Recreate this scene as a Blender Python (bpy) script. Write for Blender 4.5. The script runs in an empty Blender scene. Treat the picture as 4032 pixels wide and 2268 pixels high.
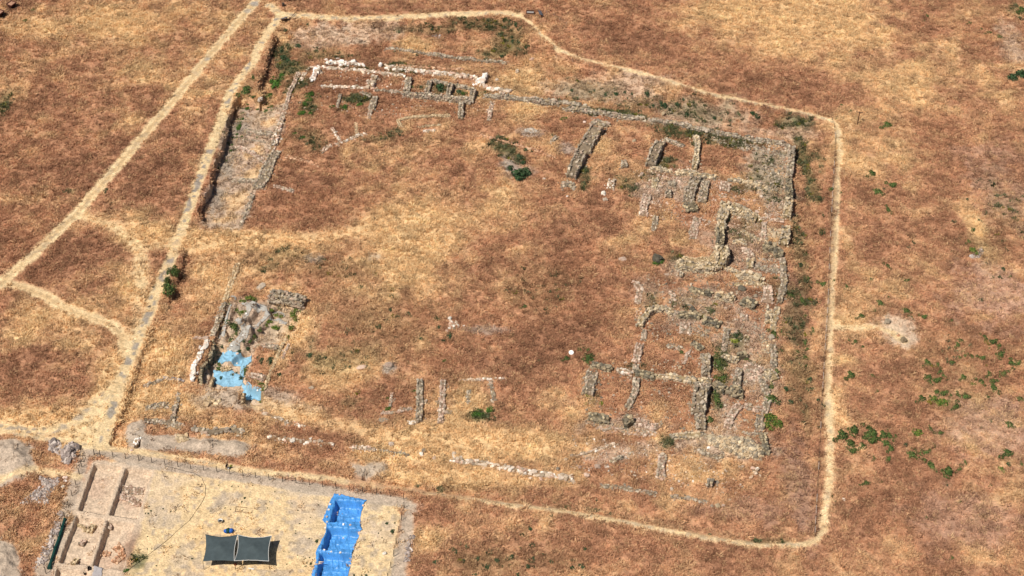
import bpy, math, random
import numpy as np
from mathutils import Vector, Matrix
R = math.radians
rng = np.random.default_rng(7)
random.seed(7)
sc = bpy.context.scene
COL = sc.collection

# ------------------------------------------------------------------ camera
PITCH = R(41.0); F = 7500.0; CAMH = 250.0
CP, SP = math.cos(PITCH), math.sin(PITCH)
cam = bpy.data.cameras.new('camera'); cam.sensor_width = 36.0; cam.lens = 36.0*F/4032.0
cam.clip_start = 1.0; cam.clip_end = 6000.0
camo = bpy.data.objects.new('camera', cam); COL.objects.link(camo)
camo.location = (0, 0, CAMH); camo.rotation_euler = (R(90)-PITCH, 0, 0)
sc.camera = camo

def P0(u, v, z=0.0):
    dx = (np.asarray(u, float)-2016)/F; dy = (1134-np.asarray(v, float))/F
    rz = -SP+dy*CP; t = (z-CAMH)/rz
    return dx*t, (CP+dy*SP)*t, t
def proj(x, y, z):
    dz = z-CAMH
    d = y*CP-dz*SP
    return 2016+F*x/d, 1134-F*(y*SP+dz*CP)/d
def S(u, v):                      # pixels per metre there
    return F/float(P0(u, v)[2])
def W0(pts, z=0.0):
    a = np.array(pts, float); x, y, t = P0(a[:, 0], a[:, 1], z)
    return np.stack([x, y], 1)

# ------------------------------------------------------------------ noise
_tab = rng.random((8, 256, 256))
def vn(x, y, s, k=0):
    x = np.asarray(x, float)/s+17.3*k; y = np.asarray(y, float)/s+9.1*k
    ix = np.floor(x).astype(int); iy = np.floor(y).astype(int)
    fx = x-ix; fy = y-iy
    fx = fx*fx*(3-2*fx); fy = fy*fy*(3-2*fy)
    T = _tab[k % 8]
    a = T[ix & 255, iy & 255]; b = T[(ix+1) & 255, iy & 255]
    c = T[ix & 255, (iy+1) & 255]; d = T[(ix+1) & 255, (iy+1) & 255]
    return (a*(1-fx)+b*fx)*(1-fy)+(c*(1-fx)+d*fx)*fy
def fbm(x, y, s, k=0, o=3):
    r = 0; a = .5; n = 0
    for i in range(o):
        r = r+a*vn(x, y, s/2**i, k+i); n += a; a *= .55
    return r/n
def sst(a, b, x):
    t = np.clip((x-a)/(b-a), 0, 1); return t*t*(3-2*t)
def srgb(*c):
    c = np.array(c, float)/255.0
    return np.where(c <= .04045, c/12.92, ((c+.055)/1.055)**2.4)

# ------------------------------------------------------------------ ground grid
def axis(parts):
    out = []
    for a, b, s in parts:
        n = max(1, int(round((b-a)/s))); out.append(np.linspace(a, b, n, endpoint=False))
    out.append([parts[-1][1]]); return np.concatenate(out)
GX = axis([(-2600, -400, 220), (-400, -150, 25), (-150, -96, .7), (-96, -40, .2), (-40, 110, .32), (110, 150, .6), (150, 400, 25), (400, 2600, 220)])
GY = axis([(-900, 0, 180), (0, 170, 34), (170, 204, 1.7), (204, 262, .2), (262, 400, .32), (400, 425, .8), (425, 600, 25), (600, 3600, 300)])
X, Y = np.meshgrid(GX, GY, indexing='ij')
NX, NY = len(GX), len(GY)

def win(poly, m):
    x0, y0 = poly.min(0)-m; x1, y1 = poly.max(0)+m
    return (slice(np.searchsorted(GX, x0), np.searchsorted(GX, x1)+1), slice(np.searchsorted(GY, y0), np.searchsorted(GY, y1)+1))
def d_line(x, y, pl, side=False):
    best = np.full(x.shape, 1e9); sd = np.zeros(x.shape); along = np.zeros(x.shape); acc = 0
    for (ax, ay), (bx, by) in zip(pl[:-1], pl[1:]):
        ex, ey = bx-ax, by-ay; L = ex*ex+ey*ey+1e-9
        t = np.clip(((x-ax)*ex+(y-ay)*ey)/L, 0, 1)
        d = np.hypot(x-ax-t*ex, y-ay-t*ey)
        c = (ex*(y-ay)-ey*(x-ax))
        m = d < best
        best = np.where(m, d, best); sd = np.where(m, np.sign(c), sd)
        along = np.where(m, acc+t*math.sqrt(L), along); acc += math.sqrt(L)
    if side: return best, sd, along
    return best
def sdf(x, y, poly):
    pl = np.vstack([poly, poly[:1]])
    d = d_line(x, y, pl)
    ins = np.zeros(x.shape, bool)
    for (ax, ay), (bx, by) in zip(pl[:-1], pl[1:]):
        c = ((ay > y) != (by > y)) & (x < (bx-ax)*(y-ay)/(by-ay+1e-12)+ax)
        ins ^= c
    return np.where(ins, -d, d)

NZ1 = fbm(X, Y, 3.0, 0); NZ2 = fbm(X, Y, 1.1, 3, 2); NZL = fbm(X, Y, 26, 1)
H = (fbm(X, Y, 60, 2)-.5)*.8
H += (fbm(X, Y, 2.4, 4)-.5)*.5+(vn(X, Y, .95, 5)-.5)*.30
far = np.maximum(np.abs(X), np.abs(Y-310)) > 170
H = np.where(far, (fbm(X, Y, 400, 2)-.5)*6*sst(170, 900, np.hypot(X, Y-310)), H)
FLAT = np.zeros_like(H)      # where the micro relief goes

def smooth_poly(pts, soft, z=0.0, nz=0.0):
    p = W0(pts, z); w = win(p, soft+1+nz)
    d = sdf(X[w], Y[w], p)
    if nz: d = d+(NZ1[w]-.5)*2*nz
    return w, d
def lower(pts, depth, soft, nz=0.0):
    w, d = smooth_poly(pts, soft, 0, nz)
    H[w] -= depth*sst(soft*.5, -soft*.5, d)
def scarp(pts, depth, fade, edge=.25):
    """drop to the right of a line that runs down the picture, fading away from it"""
    p = W0(pts); w = win(p, fade+2)
    d, s, al = d_line(X[w], Y[w], p, True)
    tot = np.hypot(*(p[1:]-p[:-1]).T).sum()
    ends = sst(-.01, 1.2, al)*sst(tot+.01, tot-1.2, al)
    dn = d+(NZ2[w]-.5)*.5
    H[w] -= np.where(s > 0, depth*sst(0, edge, dn)*sst(fade, fade*.35, d)*ends, 0)
def mound(u, v, ru, rv, h, k=3):
    x, y, t = P0(u, v); s = F/t
    rx = ru/s; ry = rv/(s*.7)
    w = win(np.array([[x-rx*2, y-ry*2], [x+rx*2, y+ry*2]]), 1)
    q = ((X[w]-x)/rx)**2+((Y[w]-y)/ry)**2
    q = q*(.75+.5*fbm(X[w], Y[w], 2.5, k))
    H[w] += h*np.exp(-q*1.2)*(.8+.4*NZ2[w])

def c1(l, sx=2.415, ox=0, oy=0): return [(ox+a/sx, oy+b/sx) for a, b in l]
B1 = lambda l: c1(l, 2.551, 0, 1700)
B2 = lambda l: c1(l, 2.551, 1000, 1700)
ZP = lambda l: c1(l, 2.73, 730, 1100)
ZQ = lambda l: c1(l, 3.0325, 730, 1330)

# the sunken precinct, very softly
lower([(1130, 130), (2010, 110), (2120, 230), (2700, 400), (3220, 520), (3190, 2050), (2000, 1930), (450, 1740), (700, 1000), (1050, 300)], .7, 9)
lower([(1130, 105), (1600, 100), (2010, 92), (2120, 185), (2260, 255), (2700, 372), (3225, 495), (3250, 560), (3225, 2070), (3170, 2070), (3140, 580), (3050, 535), (2550, 452), (2200, 385), (1950, 330), (1900, 250), (1300, 215), (1160, 260)], 1.1, 4.5, .6)
lower([(1500, 1905), (2000, 1972), (2400, 2030), (2800, 2105), (3000, 2132), (3170, 2128), (3180, 2090), (2800, 2065), (2400, 1990), (2000, 1935), (1500, 1870)], .5, 2.0, .4)
# west cut and its neighbours
SC1 = [(1085, 128), (1052, 215), (1041, 269), (1017, 327), (1021, 373), (1018, 416)]
SC2 = [(946, 372), (919, 406), (907, 451), (894, 472), (890, 518), (870, 590), (845, 641), (830, 683), (828, 737), (812, 761), (787, 790), (778, 824), (790, 868)]
SC3 = [(720, 975), (712, 1039), (690, 1100), (683, 1122), (662, 1171), (636, 1200)]
SC4 = [(596, 1275), (586, 1315), (559, 1374), (534, 1457), (497, 1564), (447, 1689), (425, 1757)]
scarp(SC1, 1.9, 7); scarp(SC2, 2.1, 11); scarp(SC3, .9, 3.5); scarp(SC4, .75, 3)
scarp([(798, 838), (797, 866), (800, 880)], .9, 1.5)

# digs
TR = [B1([(955, 325), (1215, 350), (1050, 825), (795, 785)]), B1([(1275, 365), (1520, 395), (1375, 870), (1105, 830)]),
      B1([(775, 845), (1040, 880), (900, 1330), (600, 1310)]), B1([(1090, 890), (1345, 925), (1230, 1385), (935, 1340)]),
      B1([(580, 1370), (890, 1400), (860, 1560), (530, 1560)])]
def flat_poly(pts, keep=.25, soft=1.0):
    w, d = smooth_poly(pts, soft)
    k = sst(soft, -soft, d)
    FLAT[w] = np.maximum(FLAT[w], k)
PLOT = [(345, 1770), (600, 1790), (1000, 1850), (1640, 1960), (1640, 2000), (1560, 2400), (100, 2400), (215, 2080)]
flat_poly(PLOT)
flat_poly([(930, 400), (1130, 390), (1120, 500), (1060, 640), (1000, 780), (950, 900), (790, 890), (800, 790), (850, 650), (880, 520)])
H -= FLAT*((fbm(X, Y, 2.4, 4)-.5)*.5+(vn(X, Y, .95, 5)-.5)*.30)*.85
for t, dp in zip(TR, (1.05, 1.1, 1.05, .9, 1.0)):
    lower(t, dp, .3, .12)
lower(B1([(1100, 905), (1222, 920), (1165, 1130), (1075, 1385), (945, 1335)]), .45, .3, .15)
lower(B1([(1290, 715), (1385, 730), (1375, 860), (1255, 850)]), .0, .3)
TP = [B2([(830, 680), (1085, 702), (1056, 892), (775, 892)]), B2([(757, 962), (1056, 986), (1000, 1172), (695, 1172)]), B2([(680, 1215), (980, 1232), (920, 1500), (620, 1500)])]
for t in TP: lower(t, 1.7, .45, .12)
# the old pit with the tarpaulins
PITA = ZP([(430, 200), (600, 150), (880, 190), (1290, 290), (1110, 640), (760, 700), (280, 640), (320, 560), (400, 330)])
PITB = ZQ([(318, 10), (830, 70), (790, 240), (720, 400), (720, 500), (925, 600), (905, 745), (632, 745), (662, 592), (240, 545), (285, 340), (240, 220)])
PITC = ZQ([(240, 190), (285, 340), (240, 545), (150, 520), (140, 440), (155, 340)])
lower(PITA, 1.1, .6, .25); lower(PITB, 2.7, .35, .15); lower(PITC, 1.5, .35, .2)
# walls buried under the grey sheeting
RIDGE = [(ZP([(735, 300), (650, 385), (575, 460), (490, 485)]), .75, 1.25), (ZP([(610, 262), (740, 268), (860, 300)]), .9, 1.25),
         (ZP([(885, 355), (830, 430), (760, 505), (690, 540)]), .6, 1.0), (ZP([(600, 490), (650, 560), (570, 650), (450, 750)]), 1.3, 1.1),
         (ZP([(500, 250), (455, 340), (425, 470), (400, 590)]), .5, .9), (ZP([(920, 420), (1000, 430), (1080, 480)]), .7, .8)]
for pl, hw, hh in RIDGE:
    p = W0(pl); w = win(p, 3)
    H[w] += hh*1.15*sst(hw+.35, hw-.15, d_line(X[w], Y[w], p)+(NZ2[w]-.5)*.5)
# small cuts and heaps
lower(B1([(1400, 30), (1412, 150), (1350, 148)]), .9, .3); lower(B2([(1142, 312), (1128, 462), (1092, 462), (1115, 380)]), 1.1, .3)
for m in [(40, 1790, 80, 70, 1.7), (90, 1830, 50, 40, .7), (15, 2215, 60, 70, 1.8), (530, 1690, 40, 50, .8), (560, 1660, 20, 25, .4), (830, 1738, 70, 25, .8), (930, 1752, 40, 25, .8),
          (1490, 1840, 35, 30, .6), (1400, 1815, 20, 20, .3), (2090, 640, 60, 50, -.5), (215, 1748, 28, 18, .5), (275, 1782, 28, 30, .6), (3842, 992, 24, 16, .4), (2860, 1750, 110, 35, .9)]:
    mound(*m)

def HS(x, y):                     # ground height anywhere
    x = np.atleast_1d(np.asarray(x, float)); y = np.atleast_1d(np.asarray(y, float))
    i = np.clip(np.searchsorted(GX, x)-1, 0, NX-2); j = np.clip(np.searchsorted(GY, y)-1, 0, NY-2)
    fx = np.clip((x-GX[i])/(GX[i+1]-GX[i]), 0, 1); fy = np.clip((y-GY[j])/(GY[j+1]-GY[j]), 0, 1)
    return (H[i, j]*(1-fx)+H[i+1, j]*fx)*(1-fy)+(H[i, j+1]*(1-fx)+H[i+1, j+1]*fx)*fy
def PG(u, v, dz=0.0):             # pixel -> point standing dz above the ground
    z = 0.0
    for _ in range(6):
        x, y, t = P0(u, v, z+dz); z = .5*z+.5*float(HS(x, y)[0])
    return float(x), float(y), float(HS(x, y)[0])
def WG(pts, dz=0.0): return np.array([PG(u, v, dz) for u, v in pts])

# ------------------------------------------------------------------ what covers the ground
TONE = .30+(NZL-.5)*.35+(fbm(X, Y, 9, 6)-.5)*.5+(vn(X, Y, 3.2, 2)-.5)*.25
for u, v, ru, rv, a in [
    (400, 80, 420, 110, .42), (520, 480, 60, 50, .35), (770, 350, 110, 50, .2), (120, 790, 130, 22, .3), (560, 900, 120, 90, .5), (560, 1130, 110, 90, .4), (200, 1250, 150, 90, .35),
    (330, 1330, 130, 110, .3), (90, 1340, 60, 40, .25), (440, 1480, 70, 150, .5), (150, 1650, 250, 40, .6), (330, 1740, 120, 40, .6), (210, 1010, 120, 90, -.35), (600, 720, 150, 130, -.25),
    (100, 1450, 150, 110, -.3), (290, 1530, 80, 60, -.25), (430, 1350, 60, 50, -.2), (300, 700, 200, 120, -.2), (700, 150, 120, 60, -.1), (850, 1060, 110, 150, .35), (650, 1400, 120, 130, .42), (720, 1570, 220, 60, .3),
    (900, 930, 230, 40, .5), (1150, 960, 200, 60, .25), (1610, 900, 190, 130, .62), (1500, 1090, 260, 120, .32), (1150, 1250, 75, 120, .5), (1950, 800, 150, 120, .3), (1300, 1450, 200, 80, .3),
    (1330, 1480, 60, 60, .25), (1250, 720, 250, 110, -.3), (1900, 640, 150, 80, -.2), (2250, 1150, 130, 250, -.35), (2100, 1380, 250, 90, -.25), (1850, 1430, 150, 60, -.25), (1250, 330, 160, 30, -.3), (1350, 520, 200, 60, -.2),
    (1700, 1720, 330, 60, .55), (2050, 1745, 200, 60, .5), (1200, 1610, 150, 45, .45), (2200, 1600, 150, 70, .3), (1800, 1600, 120, 80, .35), (1500, 1800, 300, 40, .3), (1800, 1880, 400, 40, .35),
    (1650, 155, 110, 40, .4), (2080, 300, 110, 60, .35), (2080, 420, 110, 35, .35), (1500, 1560, 150, 60, -.2), (1750, 560, 60, 40, .1), (2150, 530, 120, 60, .15), (2900, 700, 120, 30, .15),
    (2950, 60, 330, 110, .36), (3300, 130, 380, 170, .26), (3600, 380, 220, 120, .22), (3450, 620, 200, 80, .3), (3350, 470, 80, 60, .25), (2480, 130, 250, 120, -.3), (3120, 330, 150, 90, -.2), (1700, 30, 400, 30, -.2),
    (3860, 960, 45, 190, .5), (3330, 950, 40, 80, .3), (3300, 1600, 40, 90, .4), (3330, 1420, 55, 16, .35), (3600, 900, 200, 150, -.2), (3500, 1500, 200, 150, -.1), (3600, 2050, 350, 200, -.12), (2400, 2150, 500, 80, -.2),
    (1680, 2120, 60, 60, .55), (1680, 2010, 80, 60, -.2), (2650, 1700, 150, 60, .1), (2700, 1850, 200, 60, .2), (2950, 1990, 150, 60, .1), (3300, 560, 40, 120, .2), (2340, 560, 60, 60, .35), (2430, 650, 40, 40, .1)]:
    x, y, t = P0(u, v); s = F/t; rx, ry = ru/s, rv/(s*.68)
    w = win(np.array([[x-rx*2.2, y-ry*2.2], [x+rx*2.2, y+ry*2.2]]), 1)
    q = ((X[w]-x)/rx)**2+((Y[w]-y)/ry)**2
    TONE[w] += a*np.exp(-(q*(.55+.9*NZ1[w]))**1.3)
TONE = np.clip(TONE+(NZ1-.5)*.5, 0, 1)

C = {k: srgb(*v)*m for k, v, m in [('brown', (184, 136, 104), .97), ('dark', (120, 80, 62), .92), ('straw', (226, 189, 140), .95), ('pale', (232, 203, 157), .89), ('earth', (188, 170, 150), .93),
     ('dust', (212, 188, 162), .9), ('green', (96, 102, 66), .8), ('grey', (172, 162, 150), .9), ('pink', (196, 158, 134), .9), ('rust', (184, 132, 98), .92)]}
t3 = TONE[..., None]
pn = fbm(X, Y, 14, 7)[..., None]
base = C['brown']*(1-sst(.2, .75, t3))+C['straw']*sst(.2, .75, t3)
base = base+(C['dark']-base)*sst(.24, .0, t3)*.42
base = base+(C['rust']-base)*sst(.55, .8, pn)*.45*(1-t3)
base = base+(C['straw']*1.12-base)*sst(.8, 1.0, t3)*.5
DENS = np.ones_like(H); PATHM = np.zeros_like(H); TRACKM = np.zeros_like(H); EARTHM = np.zeros_like(H); GREEN = np.zeros_like(H)
def paint(w, col, k):
    k = k[..., None] if k.ndim == 2 else k
    base[w] += (col-base[w])*k
def blob(u, v, ru, rv, col, a, dens=0.0, green=0.0):
    x, y, t = P0(u, v); s = F/t; rx, ry = ru/s, rv/(s*.68)
    w = win(np.array([[x-rx*1.8, y-ry*1.8], [x+rx*1.8, y+ry*1.8]]), 1)
    q = np.sqrt(((X[w]-x)/rx)**2+((Y[w]-y)/ry)**2)+(NZ1[w]-.5)*1.3+(NZ2[w]-.5)*.6
    k = sst(1.25, .45, q)*a
    if col is not None: paint(w, C[col], k)
    if dens: DENS[w] *= 1-dens*k
    if green: GREEN[w] = np.maximum(GREEN[w], green*k)
def fillp(pts, col, a, soft=.8, nz=.6, dens=0.0, mask=None, green=0.0):
    w, d = smooth_poly(pts, soft+nz, 0, nz)
    k = sst(soft*.5, -soft*.5, d+(NZ2[w]-.5)*soft)*a
    if col is not None: paint(w, C[col], k)
    if dens: DENS[w] *= 1-dens*k
    if mask is not None: mask[w] = np.maximum(mask[w], k)
    if green: GREEN[w] = np.maximum(GREEN[w], green*k)
# pinkish, thin-grassed ground on the right and on the banks
for b in [(3930, 1150, 200, 150, 'pink', .7, .5), (3950, 780, 120, 150, 'pink', .6, .4), (3900, 1680, 190, 130, 'pink', .7, .5), (3800, 2060, 220, 130, 'pink', .5, .4), (3980, 180, 60, 120, 'dust', .6, .4), (3900, 600, 150, 60, 'pink', .4, .3),
          (3150, 1900, 60, 200, 'pink', .7, .5), (3120, 1200, 60, 200, 'pink', .4, .3), (2950, 2010, 200, 50, 'pink', .4, .3), (2450, 330, 250, 60, 'dust', .6, .5), (2750, 440, 250, 60, 'dust', .6, .4), (3120, 500, 100, 50, 'dust', .6, .4),
          (1300, 130, 160, 50, 'dust', .65, .5), (1450, 110, 160, 40, 'dust', .55, .4), (2000, 640, 40, 55, 'grey', .8, .7), (2050, 660, 60, 30, 'grey', .5, .4), (2090, 515, 50, 20, 'grey', .7, .6), (2220, 580, 50, 25, 'grey', .6, .5), (1480, 1000, 40, 15, 'grey', .5, .3),
          (1230, 1010, 40, 20, 'grey', .6, .5), (1530, 1435, 30, 25, 'grey', .8, .8), (1900, 1290, 100, 18, 'grey', .5, .3), (2680, 720, 150, 70, 'earth', .6, .4), (2550, 740, 90, 60, 'earth', .5, .3), (2900, 950, 180, 120, 'earth', .45, .3), (3030, 700, 90, 150, 'earth', .8, .6),
          (2750, 1050, 150, 50, 'dust', .6, .5), (2800, 1180, 200, 60, 'earth', .55, .3), (2930, 1350, 120, 150, 'earth', .5, .3), (2700, 1240, 150, 40, 'earth', .5, .3), (2550, 1150, 60, 60, 'earth', .4, .3), (2450, 1660, 160, 40, 'earth', .6, .4), (2850, 1750, 170, 60, 'earth', .7, .5),
          (2850, 1600, 60, 100, 'earth', .55, .4), (2430, 1780, 130, 40, 'earth', .5, .3), (2560, 1760, 80, 40, 'earth', .4, .3), (1080, 1560, 80, 50, 'earth', .7, .6), (1200, 1600, 80, 25, 'earth', .4, .4), (870, 1560, 120, 40, 'earth', .5, .4), (3000, 1500, 80, 80, 'earth', .5, .3)]:
    blob(*b)
# trampled and worn ground
PLOTIN = [(600, 1845), (1000, 1895), (1585, 1985), (1525, 2400), (440, 2400), (500, 2250), (560, 2000)]
fillp(PLOTIN, 'pale', .92, 1.0, .6, 1.0, EARTHM)
_w, _d = smooth_poly(PLOTIN, 1)
_k = sst(0, -1.5, _d)
_n = fbm(X[_w], Y[_w], 5, 6); _n2 = vn(X[_w], Y[_w], .8, 4)*.6+vn(X[_w], Y[_w], 1.7, 7)*.4
paint(_w, C['straw'], _k*sst(.45, .7, _n)*.55); paint(_w, C['earth']*.85, _k*sst(.56, .72, _n2)*.65); paint(_w, C['dust'], _k*sst(.55, .35, fbm(X[_w], Y[_w], 9, 3))*.5)
for q in [(1180, 1930, 120, 25), (1260, 2000, 40, 60), (900, 1960, 60, 25), (850, 1990, 30, 20), (640, 2040, 60, 40), (1480, 1990, 40, 40), (720, 2180, 40, 60), (1180, 2150, 60, 40)]: blob(*q, 'earth', .55)
DIG = [(365, 1800), (620, 1838), (600, 1900), (545, 2100), (490, 2268), (470, 2400), (150, 2400), (235, 2150)]
fillp(DIG, 'dust', .95, .8, .5, 1.0, EARTHM)
fillp([(330, 1755), (600, 1795), (1000, 1862), (1610, 1962), (1640, 1990), (1590, 2000), (1000, 1905), (620, 1850), (365, 1800)], 'earth', .9, .6, .5, 1.0, EARTHM)
fillp([(1590, 1975), (1645, 1985), (1630, 2050), (1585, 2400), (1520, 2400), (1575, 2060)], 'earth', .9, .8, .5, 1.0, EARTHM)
fillp([(312, 1770), (345, 1765), (365, 1800), (235, 2150), (185, 2400), (60, 2400), (170, 2170), (245, 1990), (285, 1850)], 'earth', .85, .9, .8, 1.0, EARTHM)
for q in [(500, 1960, 45, 40), (420, 2180, 50, 50), (380, 1900, 40, 40)]: blob(*q, 'pink', .35)
blob(505, 2160, 40, 80, 'dark', .6); blob(540, 2200, 40, 50, 'green', .35)
fillp([(930, 400), (1130, 390), (1120, 500), (1060, 640), (1000, 780), (950, 900), (790, 890), (800, 790), (850, 650), (880, 520)], 'earth', .72, 1.4, 1.2, .6, EARTHM)
for q in [(960, 470, 40, 60), (900, 620, 30, 80), (840, 760, 40, 60)]: blob(*q, 'grey', .5)
for q in [(1000, 575, 55, 28), (1010, 665, 60, 35), (930, 760, 60, 50), (870, 850, 60, 30), (1060, 470, 40, 30), (880, 930, 80, 20)]: blob(*q, 'straw', .7)
fillp([(495, 1665), (560, 1655), (575, 1700), (700, 1700), (800, 1712), (960, 1730), (985, 1752), (950, 1790), (700, 1772), (560, 1765), (490, 1735)], 'earth', .92, .8, .6, 1.0, EARTHM)
fillp([(0, 1735), (60, 1730), (125, 1775), (140, 1850), (60, 1900), (0, 1925), (-150, 1925), (-150, 1735)], 'earth', .92, .8, .7, 1.0, EARTHM)
fillp([(0, 2130), (50, 2150), (75, 2190), (85, 2290), (60, 2400), (-200, 2400), (-200, 2130)], 'earth', .92, .8, .7, 1.0, EARTHM)
fillp(B2([(1115, 310), (1200, 262), (1300, 275), (1335, 360), (1270, 430), (1130, 468), (1000, 420), (960, 300)]), 'earth', .85, .8, .7, 1.0, EARTHM)
fillp(PITA, 'earth', .75, .6, .4, .8, EARTHM); fillp(PITB, 'dust', .9, .5, .3, 1.0, EARTHM); fillp(PITC, 'earth', .9, .5, .3, 1.0, EARTHM)
fillp(ZQ([(240, 560), (660, 600), (640, 760), (900, 760), (880, 830), (500, 800), (180, 700)]), 'earth', .7, .8, .6, .7)
fillp([(3440, 1275), (3500, 1228), (3580, 1255), (3625, 1320), (3600, 1375), (3545, 1370), (3490, 1330)], 'dust', .8, 2.2, 1.0, .95, PATHM)
for q in [(540, 1725, 60, 30), (1450, 1850, 40, 30)]: blob(*q, 'grey', .3)

def road(pts, width, mask, col='pale', a=.95, soft=.8, ruts=0, grey=0.0, nz=.5, dens=1.0):
    p = W0(pts); w = win(p, width+2)
    d = d_line(X[w], Y[w], p)
    dd = d+(NZ1[w]-.5)*2*nz+(NZ2[w]-.5)*nz
    k = sst(width/2+soft*.5, width/2-soft*.5, dd)*a
    cc = np.ones(k.shape+(3,))*C[col]*(.88+.24*NZ2[w][..., None])
    sp = sst(.5, .68, vn(X[w], Y[w], .55, 3)*.6+vn(X[w], Y[w], 1.9, 2)*.4)
    cc = cc+(C['straw']*.9-cc)*(sp*.45)[..., None]
    if ruts:
        mid = sst(.75, .15, d+(NZ2[w]-.5)*.8)
        cc = cc+(C['straw']*.72-cc)*(mid*ruts)[..., None]
    if grey:
        g = sst(.52, .66, vn(X[w], Y[w], .9, 6)*.6+.4*NZ1[w])*sst(width*.42, width*.2, d)*grey
        cc = cc+(C['grey']*.8-cc)*g[..., None]
    base[w] += (cc-base[w])*k[..., None]
    DENS[w] *= 1-dens*k
    mask[w] = np.maximum(mask[w], k)
    H[w] -= (.05+((fbm(X[w], Y[w], 2.4, 4)-.5)*.5+(vn(X[w], Y[w], .95, 5)-.5)*.30)*.8*(1-FLAT[w]))*k
TRK_A = [(1025, -60), (1008, 0), (975, 40), (820, 225), (690, 385), (513, 597), (306, 832), (166, 968), (0, 1112), (-150, 1230)]
PTH_B = [(1108, 52), (1099, 62), (1025, 174), (1000, 240), (965, 285), (903, 373), (870, 468), (832, 580), (812, 625), (766, 757), (712, 906), (662, 1039), (598, 1180), (594, 1212), (534, 1345), (493, 1448), (460, 1552), (425, 1668), (400, 1755)]
PTH_C = [(1060, 20), (1100, 55), (1166, 60), (1373, 74), (1538, 70), (1745, 58), (1994, 54), (2041, 62), (2083, 90), (2137, 145), (2199, 199), (2290, 236), (2414, 265), (2538, 294), (2663, 331), (2787, 369), (2911, 393), (2994, 410), (3083, 427), (3186, 447), (3257, 468), (3287, 485), (3300, 509), (3306, 580), (3300, 641), (3294, 766), (3290, 890), (3284, 1014), (3274, 1138), (3271, 1225), (3268, 1345), (3262, 1448), (3260, 1573), (3268, 1697), (3269, 1780), (3265, 1900), (3256, 1972), (3242, 2081), (3212, 2125), (3160, 2146), (3000, 2149), (2784, 2121), (2588, 2084), (2392, 2045), (2235, 2014), (2000, 1986), (1784, 1950), (1627, 1921), (1470, 1902), (1274, 1876), (1118, 1860), (1000, 1852), (784, 1812), (627, 1788), (470, 1767), (353, 1755), (200, 1735), (0, 1712), (-150, 1700)]
road([(306, 844), (414, 882), (476, 915), (530, 960), (551, 1014), (553, 1060), (551, 1125)], 2.8, TRACKM, 'pale', .85, 1.6, .3, 0, .8, .8)
road([(530, 962), (590, 975), (660, 970)], 2.2, TRACKM, 'pale', .7, 1.6, 0, 0, .8, .8)
road([(335, 860), (480, 870), (620, 950)], 5, TRACKM, 'straw', .5, 3, 0, 0, 1.0, .3)
road([(0, 1114), (25, 1118), (83, 1126), (186, 1167), (232, 1204), (331, 1241), (435, 1275), (480, 1320), (490, 1400)], 2.7, TRACKM, 'pale', .9, 1.0, .75, 0, .4)
road([(455, 1515), (373, 1598), (290, 1664), (207, 1697), (124, 1699), (0, 1684), (-150, 1680)], 3.0, TRACKM, 'pale', .85, 1.8, 0, .8, .6)
fillp([(455, 1540), (420, 1750), (230, 1735), (300, 1670)], 'pale', .8, 2.0, .8, .9, TRACKM)
road([(-100, 1915), (0, 1890), (130, 1852), (270, 1870), (310, 1880)], 1.6, TRACKM, 'pale', .85, 1.0, 0, 0, .5)
road(TRK_A, 2.8, TRACKM, 'pale', .97, .9, .75, .25, .22)
road(PTH_B, 2.5, PATHM, 'pale', .94, .6, 0, .95, .2)
road(PTH_C[:8], 2.7, PATHM, 'pale', .94, .8, 0, .6, .35)
road(PTH_C[6:34], 1.45, PATHM, 'pale', .92, .7, 0, .4, .18)
road(PTH_C[32:], 1.6, PATHM, 'pale', .92, .9, 0, .4, .25)
road([(3285, 1287), (3340, 1289), (3440, 1286), (3500, 1300), (3560, 1340)], 1.5, PATHM, 'pale', .9, .9, 0, 0, .3)
blob(1005, 12, 24, 14, 'grey', .9, 1); blob(818, 232, 18, 12, 'grey', .8, 1); blob(975, 42, 14, 12, 'grey', .7, 1)
road([(1400, 1880), (1700, 1922), (2000, 1958), (2235, 1985), (2400, 2014), (2600, 2054), (2800, 2092), (3000, 2120), (3180, 2108)], 2.2, np.zeros_like(H), 'brown', .7, 1.4, 0, 0, .5, 0)
road([(3288, 600), (3276, 800), (3262, 1100), (3246, 1400), (3226, 1750), (3205, 2090)], 1.7, np.zeros_like(H), 'dark', .5, 1.0, 0, 0, .5, 0)  # dark rusty grass edge, with the rail fence's shadow painted into the ground colour
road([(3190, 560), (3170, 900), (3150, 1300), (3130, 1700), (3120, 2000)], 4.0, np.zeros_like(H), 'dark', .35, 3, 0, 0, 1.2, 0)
road([(2150, 320), (2500, 380), (2800, 460), (3060, 520)], 3.5, np.zeros_like(H), 'dust', .4, 3, 0, 0, 1.5, .3)
road([(1230, 215), (1500, 225), (1900, 300), (2250, 405), (2600, 455)], 2.6, np.zeros_like(H), 'dark', .45, 2, 0, 0, 1.0, 0)
road([(700, 965), (800, 950), (900, 937), (1050, 945), (1200, 935), (1330, 915), (1450, 905)], 4.0, np.zeros_like(H), 'straw', .75, 2.5, 0, 0, .8, .45)
road([(551, 1125), (548, 1200), (530, 1290), (505, 1350)], 2.2, np.zeros_like(H), 'pale', .6, 1.4, 0, 0, .5, .5)
road([(1025, 1575), (1120, 1615), (1300, 1655), (1480, 1690), (1700, 1715), (1950, 1745), (2150, 1765)], 3.6, np.zeros_like(H), 'straw', .75, 2.5, 0, 0, 1.0, .5)
road([(1010, 640), (1180, 640), (1400, 700), (1600, 780)], 3, np.zeros_like(H), 'rust', .3, 3, 0, 0, 1.0, .1)
road([(1180, 1230), (1130, 1330), (1090, 1420)], 3.5, np.zeros_like(H), 'straw', .6, 2.0, 0, 0, .6, .2)
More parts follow.
